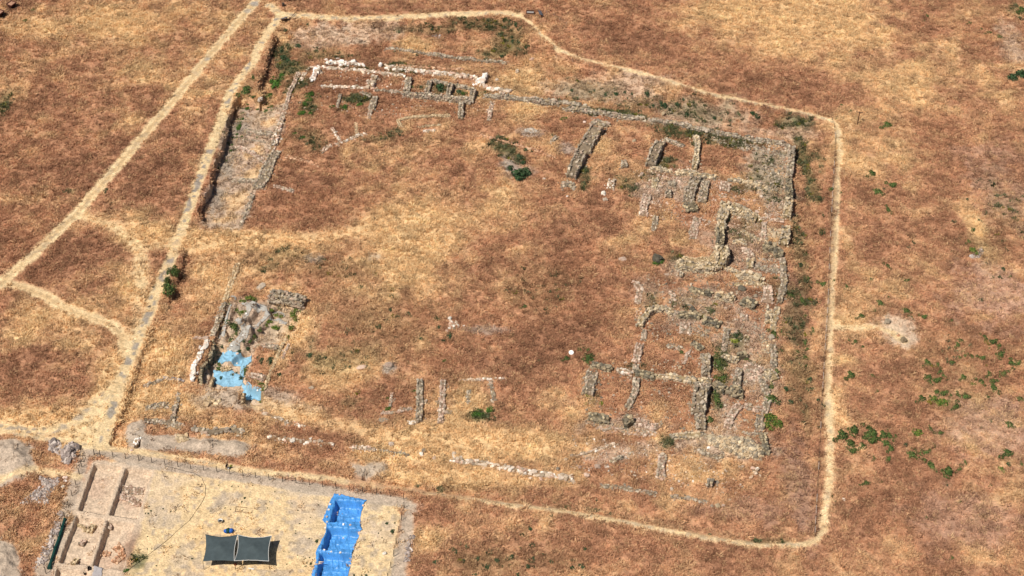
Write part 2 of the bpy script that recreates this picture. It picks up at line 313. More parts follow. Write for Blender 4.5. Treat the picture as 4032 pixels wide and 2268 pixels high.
road([(1290, 1190), (1240, 1300), (1210, 1400)], 1.0, np.zeros_like(H), 'pale', .5, 1.0, 0, 0, .4, .2)
for q in [(1600, 880, 150, 60), (1550, 960, 110, 50), (1720, 940, 90, 50), (1480, 870, 90, 40)]: blob(*q, 'straw', .6)
for q in [(1620, 890, 70, 30), (1560, 930, 60, 25), (1640, 850, 50, 18)]: blob(*q, 'pale', .5)
# green growth
for g in [(1140, 260, 60, 60, .7), (1110, 180, 40, 60, .6), (1250, 200, 160, 30, .35), (1160, 330, 50, 40, .6), (1600, 265, 100, 20, .5), (1560, 250, 50, 15, .5), (1400, 262, 80, 14, .5), (1700, 105, 180, 14, .35), (1900, 90, 120, 25, .45),
          (1980, 150, 50, 60, .45), (2030, 160, 40, 60, .4), (1930, 190, 60, 30, .5), (1400, 385, 70, 22, .75), (1350, 425, 30, 12, .4), (1730, 345, 40, 22, .5), (1810, 365, 40, 20, .5), (1660, 340, 40, 22, .4), (1900, 360, 40, 25, .4),
          (2400, 435, 120, 22, .9), (2500, 450, 60, 18, .9), (2280, 425, 80, 14, .6), (2200, 390, 90, 12, .5), (2330, 340, 120, 50, .3), (2600, 400, 250, 40, .28), (2800, 440, 150, 40, .3), (2720, 520, 120, 25, .6), (2850, 555, 120, 25, .6), (2650, 490, 120, 14, .4),
          (2960, 560, 90, 25, .5), (3030, 700, 70, 120, .3), (3160, 600, 25, 140, .55), (3200, 720, 30, 160, .5), (3230, 620, 20, 80, .35), (3090, 470, 60, 25, .5), (3180, 480, 40, 20, .5), (1510, 575, 1, 1, 0), (1960, 570, 70, 30, .6), (2030, 610, 40, 30, .6), (2300, 690, 25, 50, .6), (2000, 590, 60, 30, .5),
          (2610, 640, 45, 35, .7), (2460, 720, 60, 45, .4), (2550, 690, 60, 30, .3), (2930, 740, 60, 30, .5), (2960, 690, 60, 20, .3), (2920, 920, 50, 40, .4), (2960, 870, 60, 40, .3), (3050, 1130, 60, 60, .25), (3150, 1000, 30, 200, .4), (3120, 1250, 50, 150, .4), (3150, 1480, 70, 150, .25), (2840, 1420, 30, 60, .8), (2840, 1490, 25, 30, .7),
          (2820, 1580, 30, 40, .7), (2890, 1350, 40, 30, .3), (2780, 1220, 60, 30, .35), (2700, 1180, 80, 40, .25), (2570, 1180, 40, 30, .4), (2910, 1330, 40, 25, .45), (2330, 1560, 30, 40, .35), (2500, 1450, 60, 30, .3), (2620, 1740, 30, 25, .6), (1890, 1630, 45, 22, .7), (1350, 1050, 150, 40, .18), (1100, 1000, 130, 40, .25), (1060, 1045, 60, 18, .3),
          (1500, 1250, 200, 120, .16), (1350, 1400, 180, 70, .22), (1250, 1420, 60, 40, .3), (1380, 1570, 50, 35, .35), (2150, 1130, 150, 100, .15), (1240, 545, 40, 60, .35), (1220, 420, 40, 50, .5), (1180, 520, 50, 60, .2), (1480, 540, 60, 20, .4), (1560, 510, 40, 14, .45), (15, 400, 25, 60, .5), (2000, 2200, 300, 60, .14), (1900, 2220, 120, 40, .22), (4000, 50, 30, 40, .5),
          (3950, 800, 80, 150, .22), (3900, 950, 100, 120, .18), (3750, 1480, 200, 200, .1), (3050, 2130, 120, 10, .4), (2320, 2005, 40, 8, .5), (2220, 1990, 60, 8, .3), (1730, 1925, 14, 8, .7), (3180, 1650, 30, 60, .25), (540, 2215, 40, 40, .5), (640, 860, 20, 15, .1), (280, 755, 25, 15, .5), (3700, 980, 200, 60, .06), (1800, 1480, 60, 30, .12), (900, 560, 50, 200, .12), (2650, 1000, 40, 20, .4)]:
    if g[4] > 0: blob(g[0], g[1], g[2], g[3], 'green', min(1, g[4]*1.15), .6*g[4], min(1, g[4]*1.25))
GREEN *= (1-np.clip(PATHM+TRACKM+EARTHM*.4, 0, 1))

# ------------------------------------------------------------------ materials
def mat(name, col=None, rough=.9, noise=None, attr=None, inst=None, bump=0, metal=0, spec=.2, rand=0):
    m = bpy.data.materials.new(name); m.use_nodes = True
    nt = m.node_tree; N = nt.nodes; L = nt.links
    b = N['Principled BSDF']; b.inputs['Roughness'].default_value = rough; b.inputs['Metallic'].default_value = metal
    b.inputs['Specular IOR Level'].default_value = spec
    src = None
    if attr or inst:
        a = N.new('ShaderNodeAttribute'); a.attribute_name = attr or inst
        a.attribute_type = 'INSTANCER' if inst else 'GEOMETRY'; src = a.outputs['Color']
    else:
        c = N.new('ShaderNodeRGB'); c.outputs[0].default_value = (*col, 1); src = c.outputs[0]
    co = N.new('ShaderNodeTexCoord')
    for sc_, lo, hi, det in (noise or []):
        t = N.new('ShaderNodeTexNoise'); t.inputs['Scale'].default_value = sc_; t.inputs['Detail'].default_value = det
        L.new(co.outputs['Object'], t.inputs['Vector'])
        r = N.new('ShaderNodeMapRange'); r.inputs[1].default_value = .3; r.inputs[2].default_value = .7
        r.inputs[3].default_value = lo; r.inputs[4].default_value = hi
        L.new(t.outputs[0], r.inputs[0])
        x = N.new('ShaderNodeVectorMath'); x.operation = 'SCALE'
        L.new(src, x.inputs[0]); L.new(r.outputs[0], x.inputs['Scale']); src = x.outputs[0]
    if rand:
        oi = N.new('ShaderNodeObjectInfo'); r = N.new('ShaderNodeMapRange')
        r.inputs[3].default_value = 1-rand; r.inputs[4].default_value = 1+rand
        L.new(oi.outputs['Random'], r.inputs[0])
        x = N.new('ShaderNodeVectorMath'); x.operation = 'SCALE'
        L.new(src, x.inputs[0]); L.new(r.outputs[0], x.inputs['Scale']); src = x.outputs[0]
    L.new(src, b.inputs['Base Color'])
    if bump:
        t = N.new('ShaderNodeTexNoise'); t.inputs['Scale'].default_value = 2.6; t.inputs['Detail'].default_value = 5
        L.new(co.outputs['Object'], t.inputs['Vector'])
        u = N.new('ShaderNodeBump'); u.inputs['Distance'].default_value = bump; u.inputs['Strength'].default_value = 1
        L.new(t.outputs[0], u.inputs['Height']); L.new(u.outputs[0], b.inputs['Normal'])
    return m
M = {}
M['ground'] = mat('dry_ground', attr='gcol', rough=1, noise=[(3.2, .72, 1.25, 4), (.9, .82, 1.16, 3)], bump=.16, spec=.05)
M['grass'] = mat('dry_grass_blades', inst='tcol', rough=1, spec=.05)
M['stone'] = mat('field_stone', attr='scol', rough=.95, noise=[(4, .8, 1.15, 4)], bump=.03, spec=.15)
M['leaf'] = mat('bush_leaves', attr='lcol', rough=.75, spec=.25, rand=.16)
M['blue'] = mat('blue_tarpaulin', srgb(84, 158, 228)*.8, .42, [(7, .76, 1.2, 4), (.7, .8, 1.22, 3)], bump=.03, spec=.5)
M['oldblue'] = mat('faded_blue_sheet', srgb(150, 198, 224)*.85, .6, [(6, .82, 1.12, 4), (1.1, .8, 1.14, 3)], bump=.04, spec=.3)
M['felt'] = mat('grey_geotextile', srgb(194, 188, 178)*.84, .95, [(5, .8, 1.12, 3), (1.2, .85, 1.1, 2)], bump=.05)
M['net'] = mat('shade_net', srgb(72, 82, 84)*.95, .8, [(9, .9, 1.08, 2), (1.2, .88, 1.1, 2)])
M['greennet'] = mat('dark_green_mesh', srgb(28, 70, 62)*.9, .8, [(5, .7, 1.2, 3)], bump=.05)
M['rope'] = mat('white_cord', srgb(225, 222, 215)*.85, .8)
M['iron'] = mat('dark_fence_steel', srgb(52, 44, 38)*.9, .7, [(8, .8, 1.15, 2)])
M['rust'] = mat('rusty_iron', srgb(98, 60, 50)*.85, .85, [(6, .7, 1.2, 4)], bump=.02)
M['wood'] = mat('weathered_wood', srgb(150, 122, 100)*.8, .9, [(8, .75, 1.15, 3)])
M['brownwood'] = mat('brown_wood', srgb(92, 62, 46)*.85, .85, [(8, .75, 1.15, 3)])
M['greypanel'] = mat('grey_panel', srgb(112, 112, 118)*.8, .6, [(3, .85, 1.1, 2)])
M['seatgrey'] = mat('grey_stone_seat', srgb(168, 162, 156)*.8, .8, [(6, .85, 1.1, 3)])
M['white'] = mat('white_plastic', srgb(236, 234, 228)*.85, .5, [(6, .92, 1.05, 2)])
M['black'] = mat('black_rubber', srgb(34, 32, 34), .8)
M['orange'] = mat('orange_plastic', srgb(214, 112, 40)*.85, .5)
M['bluebox'] = mat('blue_plastic', srgb(44, 100, 190)*.8, .5, [(6, .85, 1.1, 2)])
M['soil'] = mat('dry_soil_fill', srgb(196, 150, 122)*.75, 1, [(6, .8, 1.15, 4)], bump=.05)
M['stem'] = mat('woody_stem', srgb(96, 76, 56)*.8, .95, [(5, .8, 1.2, 3)])
M['skin'] = mat('skin', srgb(170, 122, 96)*.8, .6)
M['cloth'] = mat('dark_clothing', srgb(44, 34, 36), .95, [(12, .8, 1.2, 2)])
M['hair'] = mat('dark_hair', srgb(36, 26, 22), .7)
M['wire'] = mat('thin_wire', srgb(92, 84, 76)*.8, .6)
M['palerail'] = mat('pale_rail', srgb(206, 192, 182)*.8, .8, [(4, .75, 1.15, 3)])

# ------------------------------------------------------------------ mesh helpers
class MB:
    def __init__(s): s.v = []; s.q = []; s.t = []; s.c = []; s.n = 0
    def add(s, v, q=None, t=None, c=None):
        v = np.asarray(v, float).reshape(-1, 3)
        if q is not None and len(q): s.q.append(np.asarray(q, int).reshape(-1, 4)+s.n)
        if t is not None and len(t): s.t.append(np.asarray(t, int).reshape(-1, 3)+s.n)
        s.v.append(v); c = np.array([1, 1, 1.]) if c is None else np.asarray(c, float)
        s.c.append(np.broadcast_to(c, v.shape)); s.n += len(v)
    def box(s, x0, x1, y0, y1, z0, z1, M4=None, c=None):
        v = np.array([(x, y, z) for z in (z0, z1) for y in (y0, y1) for x in (x0, x1)], float)
        if M4 is not None: v = v@np.array(M4.to_3x3()).T+np.array(M4.translation)
        s.add(v, [(0, 2, 3, 1), (4, 5, 7, 6), (0, 1, 5, 4), (2, 6, 7, 3), (0, 4, 6, 2), (1, 3, 7, 5)], None, c)
    def tube(s, pts, r, n=6, c=None, cap=True):
        pts = np.asarray(pts, float); r = np.broadcast_to(r, (len(pts),))
        tg = np.gradient(pts, axis=0); tg /= np.linalg.norm(tg, axis=1)[:, None]+1e-9
        up = np.array([0, 0, 1.]) if abs(tg[0][2]) < .9 else np.array([1., 0, 0])
        V = []
        for p, t, rr in zip(pts, tg, r):
            a = np.cross(t, up); a /= np.linalg.norm(a)+1e-9; b = np.cross(a, t)
            for k in range(n):
                an = 2*math.pi*k/n; V.append(p+rr*(a*math.cos(an)+b*math.sin(an)))
        Q = [(i*n+k, i*n+(k+1) % n, (i+1)*n+(k+1) % n, (i+1)*n+k) for i in range(len(pts)-1) for k in range(n)]
        T = []
        if cap:
            m = len(V); V += [pts[0], pts[-1]]; e = (len(pts)-1)*n
            T = [(m, (k+1) % n, k) for k in range(n)]+[(m+1, e+k, e+(k+1) % n) for k in range(n)]
        s.add(V, Q, T, c)
    def build(s, name, material, parent=None, attr=None, smooth=False, loc=None):
        me = bpy.data.meshes.new(name)
        V = np.concatenate(s.v) if s.v else np.zeros((0, 3))
        if loc is not None: V = V-np.array(loc)
        q = np.concatenate(s.q) if s.q else np.zeros((0, 4), int); t = np.concatenate(s.t) if s.t else np.zeros((0, 3), int)
        me.vertices.add(len(V)); me.vertices.foreach_set('co', V.astype(np.float32).ravel())
        nl = q.size+t.size; me.loops.add(nl); me.polygons.add(len(q)+len(t))
        me.loops.foreach_set('vertex_index', np.concatenate([q.ravel(), t.ravel()]).astype(np.int32))
        ls = np.concatenate([np.arange(len(q))*4, q.size+np.arange(len(t))*3])
        me.polygons.foreach_set('loop_start', ls.astype(np.int32))
        me.polygons.foreach_set('use_smooth', np.full(len(q)+len(t), bool(smooth)))
        if attr:
            a = me.attributes.new(attr, 'FLOAT_COLOR', 'POINT')
            cc = np.concatenate([np.concatenate(s.c), np.ones((len(V), 1))], 1).astype(np.float32)
            a.data.foreach_set('color', cc.ravel())
        me.update(calc_edges=True); me.validate()
        if material: me.materials.append(material)
        o = bpy.data.objects.new(name, me); COL.objects.link(o)
        if parent: o.parent = parent
        if loc is not None: o.location = loc
        return o
def tag(o, label=None, cat=None, group=None, kind=None):
    for k, v in (('label', label), ('category', cat), ('group', group), ('kind', kind)):
        if v: o[k] = v
    return o
def empty(name, loc, rz, label, cat, group=None):
    o = bpy.data.objects.new(name, None); COL.objects.link(o); o.empty_display_size = .3
    o.location = loc; o.rotation_euler = (0, 0, rz)
    return tag(o, label, cat, group)
def copy_tree(o, parent=None):
    c = o.copy(); COL.objects.link(c)
    if parent: c.parent = parent
    for ch in list(o.children): copy_tree(ch, c)
    return c

# ------------------------------------------------------------------ ground objects
base *= (.93+.14*vn(X, Y, .6, 2))[..., None]
idx = np.arange(NX*NY).reshape(NX, NY)
Qd = np.stack([idx[:-1, :-1], idx[1:, :-1], idx[1:, 1:], idx[:-1, 1:]], -1).reshape(-1, 4)
def favg(a): return ((a[:-1, :-1]+a[1:, :-1]+a[1:, 1:]+a[:-1, 1:])/4).reshape(-1)
fp, ft, fe = favg(PATHM), favg(TRACKM), favg(EARTHM)
cls = np.zeros(len(Qd), int); cls[fe > .5] = 3; cls[ft > .5] = 2; cls[fp > .5] = 1
V3 = np.stack([X, Y, H], -1).reshape(-1, 3); C3 = base.reshape(-1, 3)
gxn = np.gradient(H, GX, axis=0); gyn = np.gradient(H, GY, axis=1)
NRM = np.stack([-gxn, -gyn, np.ones_like(H)], -1); NRM /= np.linalg.norm(NRM, axis=-1)[..., None]; NRM = NRM.reshape(-1, 3)
for k, (nm, lb) in enumerate([('ground', 'dry grassland of rusty brown and straw coloured grass'), ('path', 'pale trodden footpath running round the excavated precinct'),
                              ('dirt_track', 'pale two rut vehicle tracks through the dry grass'), ('bare_earth', 'bare dusty excavated earth without grass')]):
    q = Qd[cls == k]; u, inv = np.unique(q, return_inverse=True)
    b = MB(); b.add(V3[u], inv.reshape(-1, 4), None, C3[u])
    o = b.build(nm, M['ground'], None, 'gcol', True)
    o.data.normals_split_custom_set_from_vertices(NRM[u].tolist())
    tag(o, lb, nm.replace('_', ' '), None, 'structure')

def gidx(x, y):
    return np.clip(np.searchsorted(GX, x)-1, 0, NX-2), np.clip(np.searchsorted(GY, y)-1, 0, NY-2)

# ------------------------------------------------------------------ grass and weeds (uncountable)
PROT = bpy.data.collections.new('grass_clump_shapes'); PROTW = bpy.data.collections.new('weed_clump_shapes')
def tuft(col, name, n, h, spread, wid, lean):
    b = MB()
    for i in range(n):
        a = rng.random()*6.283; r = spread*math.sqrt(rng.random())
        p = np.array([r*math.cos(a), r*math.sin(a), -.05]); d = np.array([math.cos(a), math.sin(a), 0])*rng.uniform(.1, 1)*lean+rng.normal(0, .25, 3)*lean
        hh = h*rng.uniform(.55, 1.1); t = rng.random()*3.14; s = np.array([math.cos(t), math.sin(t), 0])*wid*rng.uniform(.7, 1.3)
        m = p+d*.35*hh+np.array([0, 0, hh*.6]); e = p+d*hh+np.array([0, 0, hh*rng.uniform(.7, 1)])
        b.add([p-s, p+s, m+s*.8, m-s*.8, e], [(0, 1, 2, 3)], [(3, 2, 4)])
    o = b.build(name, M['grass']); COL.objects.unlink(o); col.objects.link(o)
for i in range(4): tuft(PROT, 'grass_clump', 17, .42, .30, .045, .9)
for i in range(2): tuft(PROT, 'grass_clump', 15, .30, .34, .05, 1.7)
for i in range(3): tuft(PROTW, 'weed_clump', 22, .40, .26, .055, .8)
def scatter(name, x, y, colr, scl, coll, label, cat, sink=0.0):
    n = len(x); z = HS(x, y)-sink
    me = bpy.data.meshes.new(name); me.vertices.add(n)
    me.vertices.foreach_set('co', np.stack([x, y, z], 1).astype(np.float32).ravel())
    a = me.attributes.new('tcol', 'FLOAT_COLOR', 'POINT'); a.data.foreach_set('color', np.concatenate([colr, np.ones((n, 1))], 1).astype(np.float32).ravel())
    a = me.attributes.new('tscale', 'FLOAT_VECTOR', 'POINT'); a.data.foreach_set('vector', scl.astype(np.float32).ravel())
    rot = np.stack([rng.normal(0, .12, n), rng.normal(0, .12, n), rng.random(n)*6.283], 1)
    a = me.attributes.new('trot', 'FLOAT_VECTOR', 'POINT'); a.data.foreach_set('vector', rot.astype(np.float32).ravel())
    a = me.attributes.new('tpick', 'INT', 'POINT'); a.data.foreach_set('value', rng.integers(0, len(coll.objects), n).astype(np.int32))
    o = bpy.data.objects.new(name, me); COL.objects.link(o)
    ng = bpy.data.node_groups.new(name, 'GeometryNodeTree')
    ng.interface.new_socket('Geometry', in_out='INPUT', socket_type='NodeSocketGeometry'); ng.interface.new_socket('Geometry', in_out='OUTPUT', socket_type='NodeSocketGeometry')
    N = ng.nodes; L = ng.links
    gi = N.new('NodeGroupInput'); go = N.new('NodeGroupOutput'); ip = N.new('GeometryNodeInstanceOnPoints'); ci = N.new('GeometryNodeCollectionInfo')
    ci.inputs['Collection'].default_value = coll; ci.inputs['Separate Children'].default_value = True; ci.inputs['Reset Children'].default_value = True
    def na(nm, ty):
        k = N.new('GeometryNodeInputNamedAttribute'); k.data_type = ty; k.inputs['Name'].default_value = nm
        return [s for s in k.outputs if s.enabled and s.name == 'Attribute'][0]
    e2r = N.new('FunctionNodeEulerToRotation')
    L.new(gi.outputs[0], ip.inputs['Points']); L.new(ci.outputs[0], ip.inputs['Instance']); ip.inputs['Pick Instance'].default_value = True
    L.new(na('tpick', 'INT'), ip.inputs['Instance Index']); L.new(na('trot', 'FLOAT_VECTOR'), e2r.inputs[0]); L.new(e2r.outputs[0], ip.inputs['Rotation'])
    L.new(na('tscale', 'FLOAT_VECTOR'), ip.inputs['Scale']); L.new(ip.outputs[0], go.inputs[0])
    md = o.modifiers.new('clumps', 'NODES'); md.node_group = ng
    return tag(o, label, cat, None, 'stuff')
def infield(n, margin=12):
    yy = 200+(410-200)*rng.random(n)
    xx = (rng.random(n)-.5)*2*140
    lim = 87+(yy-212)*(124-87)/(394-212)+margin
    m = np.abs(xx) < lim
    return xx[m], yy[m]
gx, gy = infield(470000)
i, j = gidx(gx, gy)
keep = rng.random(len(gx)) < DENS[i, j]**1.5*(.30+.70*sst(.38, .58, .5*vn(gx, gy, 1.15, 5)+.5*fbm(gx, gy, 2.6, 6, 2)))
gx, gy = gx[keep], gy[keep]; i, j = gidx(gx, gy)
gc = base[i, j]*(1.06+.40*(rng.random((len(gx), 1))-.5)+.55*(vn(gx, gy, 1.3, 1)-.5)[:, None]+.25*(vn(gx, gy, 4.5, 2)-.5)[:, None])
tn = TONE[i, j]; lump = fbm(gx, gy, 1.8, 2, 2)
pale = rng.random(len(gx)) < .10+.35*tn
gc = np.where(pale[:, None], gc*.55+C['straw']*.5, gc)
dk = rng.random(len(gx)) < .22*(1-tn)
gc = np.where(dk[:, None], gc*.5+C['dark']*.3, gc)
s0 = (.6+.95*lump)*(.75+.65*rng.random(len(gx)))
scatter('dry_grass', gx, gy, np.clip(gc, .01, .9), np.stack([s0*1.15, s0*1.15, s0*(.8+.35*tn)], 1), PROT, 'knee high dry grass, rusty brown with straw coloured patches', 'grass')
gx, gy = infield(620000, 4); i, j = gidx(gx, gy)
keep = rng.random(len(gx)) < GREEN[i, j]*.8*(sst(.30, .78, fbm(gx, gy, 1.5, 6, 2))**1.3*1.5)
gx, gy = gx[keep], gy[keep]
mix = rng.random((len(gx), 1))
gc = (srgb(84, 92, 58)*mix+srgb(124, 124, 92)*(1-mix))*(.5+.6*rng.random((len(gx), 1)))
yl = rng.random(len(gx)) < .08; gc[yl] = srgb(150, 140, 60)*.7
s0 = .8+1.1*rng.random(len(gx))
scatter('green_weeds', gx, gy, gc, np.stack([s0, s0, s0*1.1], 1), PROTW, 'grey green weeds growing among the dry grass', 'weeds')

# ------------------------------------------------------------------ stones and walls
_cb = []
for z in (-1, 0, 1):
    for y in (-1, 0, 1):
        for x in (-1, 0, 1):
            if (x, y, z) != (0, 0, 0): _cb.append((x, y, z))
_ix = {p: i for i, p in enumerate(_cb)}
_cq = []
for ax in range(3):
    for sgn in (-1, 1):
        o = [a for a in range(3) if a != ax]
        for a in (-1, 0):
            for b_ in (-1, 0):
                f = []
                for (p, q) in ((a, b_), (a+1, b_), (a+1, b_+1), (a, b_+1)):
                    k = [0, 0, 0]; k[ax] = sgn; k[o[0]] = p; k[o[1]] = q; f.append(_ix[tuple(k)])
                if (sgn > 0) == (ax == 1): f = f[::-1]
                _cq.append(f)
_cb = np.array(_cb, float); _cq = np.array(_cq)
_nn = np.linalg.norm(_cb, axis=1); _cbr = _cb/_nn[:, None]**.45*.5
def stones(mb, pos, size, col, rz=None, tilt=.18, jit=.13):
    """many angular stones; pos (n,3) centres, size (n,3) full sizes"""
    n = len(pos)
    if n == 0: return
    size = size*np.where(rng.random(n) < .1, 1.45, 1.0)[:, None]
    b = _cbr[None]*(1+rng.normal(0, jit, (n, 26, 3)))
    v = b*size[:, None, :]
    a = rng.random(n)*6.283 if rz is None else np.asarray(rz)
    tx = rng.normal(0, tilt, n); ty = rng.normal(0, tilt, n)
    ca, sa = np.cos(a), np.sin(a)
    x = v[..., 0]; y = v[..., 1]; z = v[..., 2]
    z2 = z+x*tx[:, None]+y*ty[:, None]; x2 = x-z*tx[:, None]; y2 = y-z*ty[:, None]
    w = np.stack([x2*ca[:, None]-y2*sa[:, None], x2*sa[:, None]+y2*ca[:, None], z2], -1)+pos[:, None, :]
    q = (_cq[None]+np.arange(n)[:, None, None]*26).reshape(-1, 4)
    mb.add(w.reshape(-1, 3), q, None, np.repeat(col, 26, 0))
PAL = {'grey': [(172, 158, 142), (152, 140, 124), (190, 176, 156), (130, 120, 106), (178, 156, 138), (166, 148, 122)],
       'dark': [(124, 116, 100), (144, 132, 112), (166, 152, 126), (104, 98, 86), (182, 166, 136), (150, 134, 110)],
       'pink': [(200, 174, 156), (186, 162, 146), (210, 190, 172), (178, 148, 130), (172, 156, 138), (160, 146, 128)],
       'white': [(236, 230, 222), (224, 214, 206), (244, 240, 236), (212, 188, 174), (230, 222, 210), (200, 182, 164)],
       'mixed': [(218, 200, 182), (200, 168, 148), (184, 166, 146), (206, 186, 164), (228, 218, 206), (170, 152, 132)],
       'tan': [(200, 176, 142), (184, 160, 128), (208, 188, 156), (170, 148, 120)],
       'yellow': [(200, 182, 156), (182, 164, 138), (160, 148, 130), (212, 194, 164), (144, 132, 116), (190, 166, 134)],
       'orange': [(200, 152, 120), (186, 144, 116), (208, 174, 144), (176, 142, 116)],
       'gravel': [(176, 162, 156), (152, 140, 134), (198, 186, 178), (132, 120, 116)]}
def pcol(pal, n):
    p = np.array([srgb(*c) for c in PAL[pal]])*np.array([1.1, 1.07, 1.02])
    return p[rng.integers(0, len(p), n)]*rng.uniform(.66, 1.12, (n, 1))
CORE = {'grey': (160, 140, 116), 'dark': (136, 122, 98), 'pink': (178, 148, 122), 'white': (190, 160, 124), 'mixed': (180, 146, 112), 'tan': (196, 168, 128), 'yellow': (190, 166, 126), 'orange': (180, 130, 94), 'gravel': (160, 146, 140)}
NWALL = 0
def wall(label, pts, w, h, pal='grey', size=.42, rag=.3, top='stone', name='ruined_masonry', cat='ruined wall', group=None, fall=.5, gap=0.0, core=None, xy=None):
    global NWALL; NWALL += 1
    h = h*(1.25 if h > .75 else 1.1)
    p = np.array(xy) if xy is not None else WG(pts, h*.6)[:, :2]
    seg = np.hypot(*(p[1:]-p[:-1]).T); L = seg.sum(); cum = np.concatenate([[0], np.cumsum(seg)])
    def at(s):
        s = np.clip(s, 0, L); k = rag*.55*w
        return np.stack([np.interp(s, cum, p[:, 0])+k*(vn(s, p[0, 0], 2.2, 5)-.5), np.interp(s, cum, p[:, 1])+k*(vn(s, p[0, 1], 2.2, 6)-.5)], 1)
    def tan(s):
        d = at(s+.4)-at(s-.4); return d/(np.linalg.norm(d, axis=1)[:, None]+1e-9)
    sd = NWALL*13.7
    def ww(s): return w*(1+rag*1.5*(vn(s+sd, sd, 1.7, 1)-.5)+rag*1.1*(vn(s+sd, sd, .7, 2)-.5))
    def hh(s):
        e = np.minimum(s, L-s); return h*np.clip(1+rag*2.0*(vn(s+sd, sd+5, 2.6, 3)-.55)+rag*(vn(s+sd, sd, .9, 4)-.5), .18, 1.7)*(.6+.4*sst(-.1, .9, e))
    mb = MB()
    # core of earth and mortar
    n = max(3, int(L/.5)); s = np.linspace(.06, max(L-.06, .1), n); c = at(s); t = tan(s); nn = np.stack([-t[:, 1], t[:, 0]], 1)
    W_, H_ = ww(s)*.86, hh(s)*.84
    prof = [(-.52, -9), (-.5, .0), (-.47, .55), (-.36, .93), (0, 1), (.36, .93), (.47, .55), (.5, 0), (.52, -9)]
    V = []
    z0 = HS(c[:, 0], c[:, 1])
    for a, k in prof:
        q = c+nn*(a*W_*(1+rng.normal(0, .05, n)))[:, None]
        z = np.where(k < -1, z0-.6, z0+k*H_*(1+rng.normal(0, .05, n)))
        V.append(np.column_stack([q, z]))
    V = np.stack(V, 1); m = len(prof)
    ii = np.arange(n*m).reshape(n, m)
    Q = np.stack([ii[:-1, :-1], ii[:-1, 1:], ii[1:, 1:], ii[1:, :-1]], -1).reshape(-1, 4)
    for e in (0, n-1):
        for k in range(m//2-1+1):
            if m-2-k > k+1: Q = np.vstack([Q, [ii[e, k], ii[e, k+1], ii[e, m-2-k], ii[e, m-1-k]][::1 if e else -1]])
    size = size*1.14; cc = srgb(*(core or CORE[pal]))*.62
    mb.add(V.reshape(-1, 3), Q, None, cc*rng.uniform(.8, 1.15, (n*m, 1)))
    # face stones
    lh = size*.72
    for k in range(max(1, int(math.ceil(h*1.3/lh)))):
        zc = (k+.45)*lh
        for sg in (-1, 1):
            s = np.arange(rng.random()*size, L, size*1.02); s = s+rng.normal(0, size*.15, len(s))
            hs = hh(s); ok = (zc < hs+.1*size) & (rng.random(len(s)) > gap)
            s = s[ok]
            if not len(s): continue
            c = at(s); t = tan(s); nn = np.stack([-t[:, 1], t[:, 0]], 1)
            q = c+nn*(sg*(ww(s)*.5-size*.22)*(1-.12*zc/h))[:, None]+rng.normal(0, size*.06, (len(s), 2))
            sz = np.stack([size*rng.uniform(.75, 1.3, len(s)), size*rng.uniform(.6, .95, len(s)), lh*rng.uniform(.8, 1.15, len(s))], 1)
            z = HS(c[:, 0], c[:, 1])+np.minimum(zc, hh(s))
            stones(mb, np.column_stack([q, z]), sz, pcol(pal, len(s)), np.arctan2(t[:, 1], t[:, 0])+rng.normal(0, .2, len(s)))
    # ends and top
    nt_ = int(max(1, L*w/(size*size)*(.8 if top == 'stone' else .3)))
    s = rng.random(nt_)*L; o = rng.uniform(-.46, .46, nt_)
    if gap: k_ = rng.random(nt_) > gap; s, o = s[k_], o[k_]
    c = at(s); t = tan(s); nn = np.stack([-t[:, 1], t[:, 0]], 1)
    q = c+nn*(o*ww(s))[:, None]; ns = len(s)
    sz = size*np.stack([rng.uniform(.6, 1.25, ns), rng.uniform(.55, 1.0, ns), rng.uniform(.4, .75, ns)], 1)
    z = HS(c[:, 0], c[:, 1])+hh(s)*(.97-.9*o**4)-size*.12
    stones(mb, np.column_stack([q, z]), sz, pcol(pal, ns), None, .3)
    # stones fallen along the foot
    nf = int(L*fall*(2.2+3.0*h))
    s = rng.uniform(-.3, L+.3, nf); sg = np.where(rng.random(nf) < .5, -1, 1)
    c = at(s); t = tan(s); nn = np.stack([-t[:, 1], t[:, 0]], 1)
    q = c+nn*(sg*(ww(np.clip(s, 0, L))*.5+np.minimum(rng.exponential(.28+.35*min(h, 1), nf), .4+.45*min(h, 1))-.1))[:, None]+t*(s-np.clip(s, 0, L))[:, None]
    sz = size*np.stack([rng.uniform(.35, 1.0, nf), rng.uniform(.35, .85, nf), rng.uniform(.3, .6, nf)], 1)
    stones(mb, np.column_stack([q, HS(q[:, 0], q[:, 1])+sz[:, 2]*.2]), sz, pcol(pal, nf), None, .4)
    c0 = at(np.array([L/2]))[0]
    o = mb.build(name, M['stone'], None, 'scol', False, (c0[0], c0[1], float(HS(c0[0], c0[1])[0])))
    return tag(o, label, cat, group)
def K(sx, ox, oy, *l): return [(ox+a/sx, oy+b/sx) for a, b in l]
G = 'ruined walls of the excavated precinct'
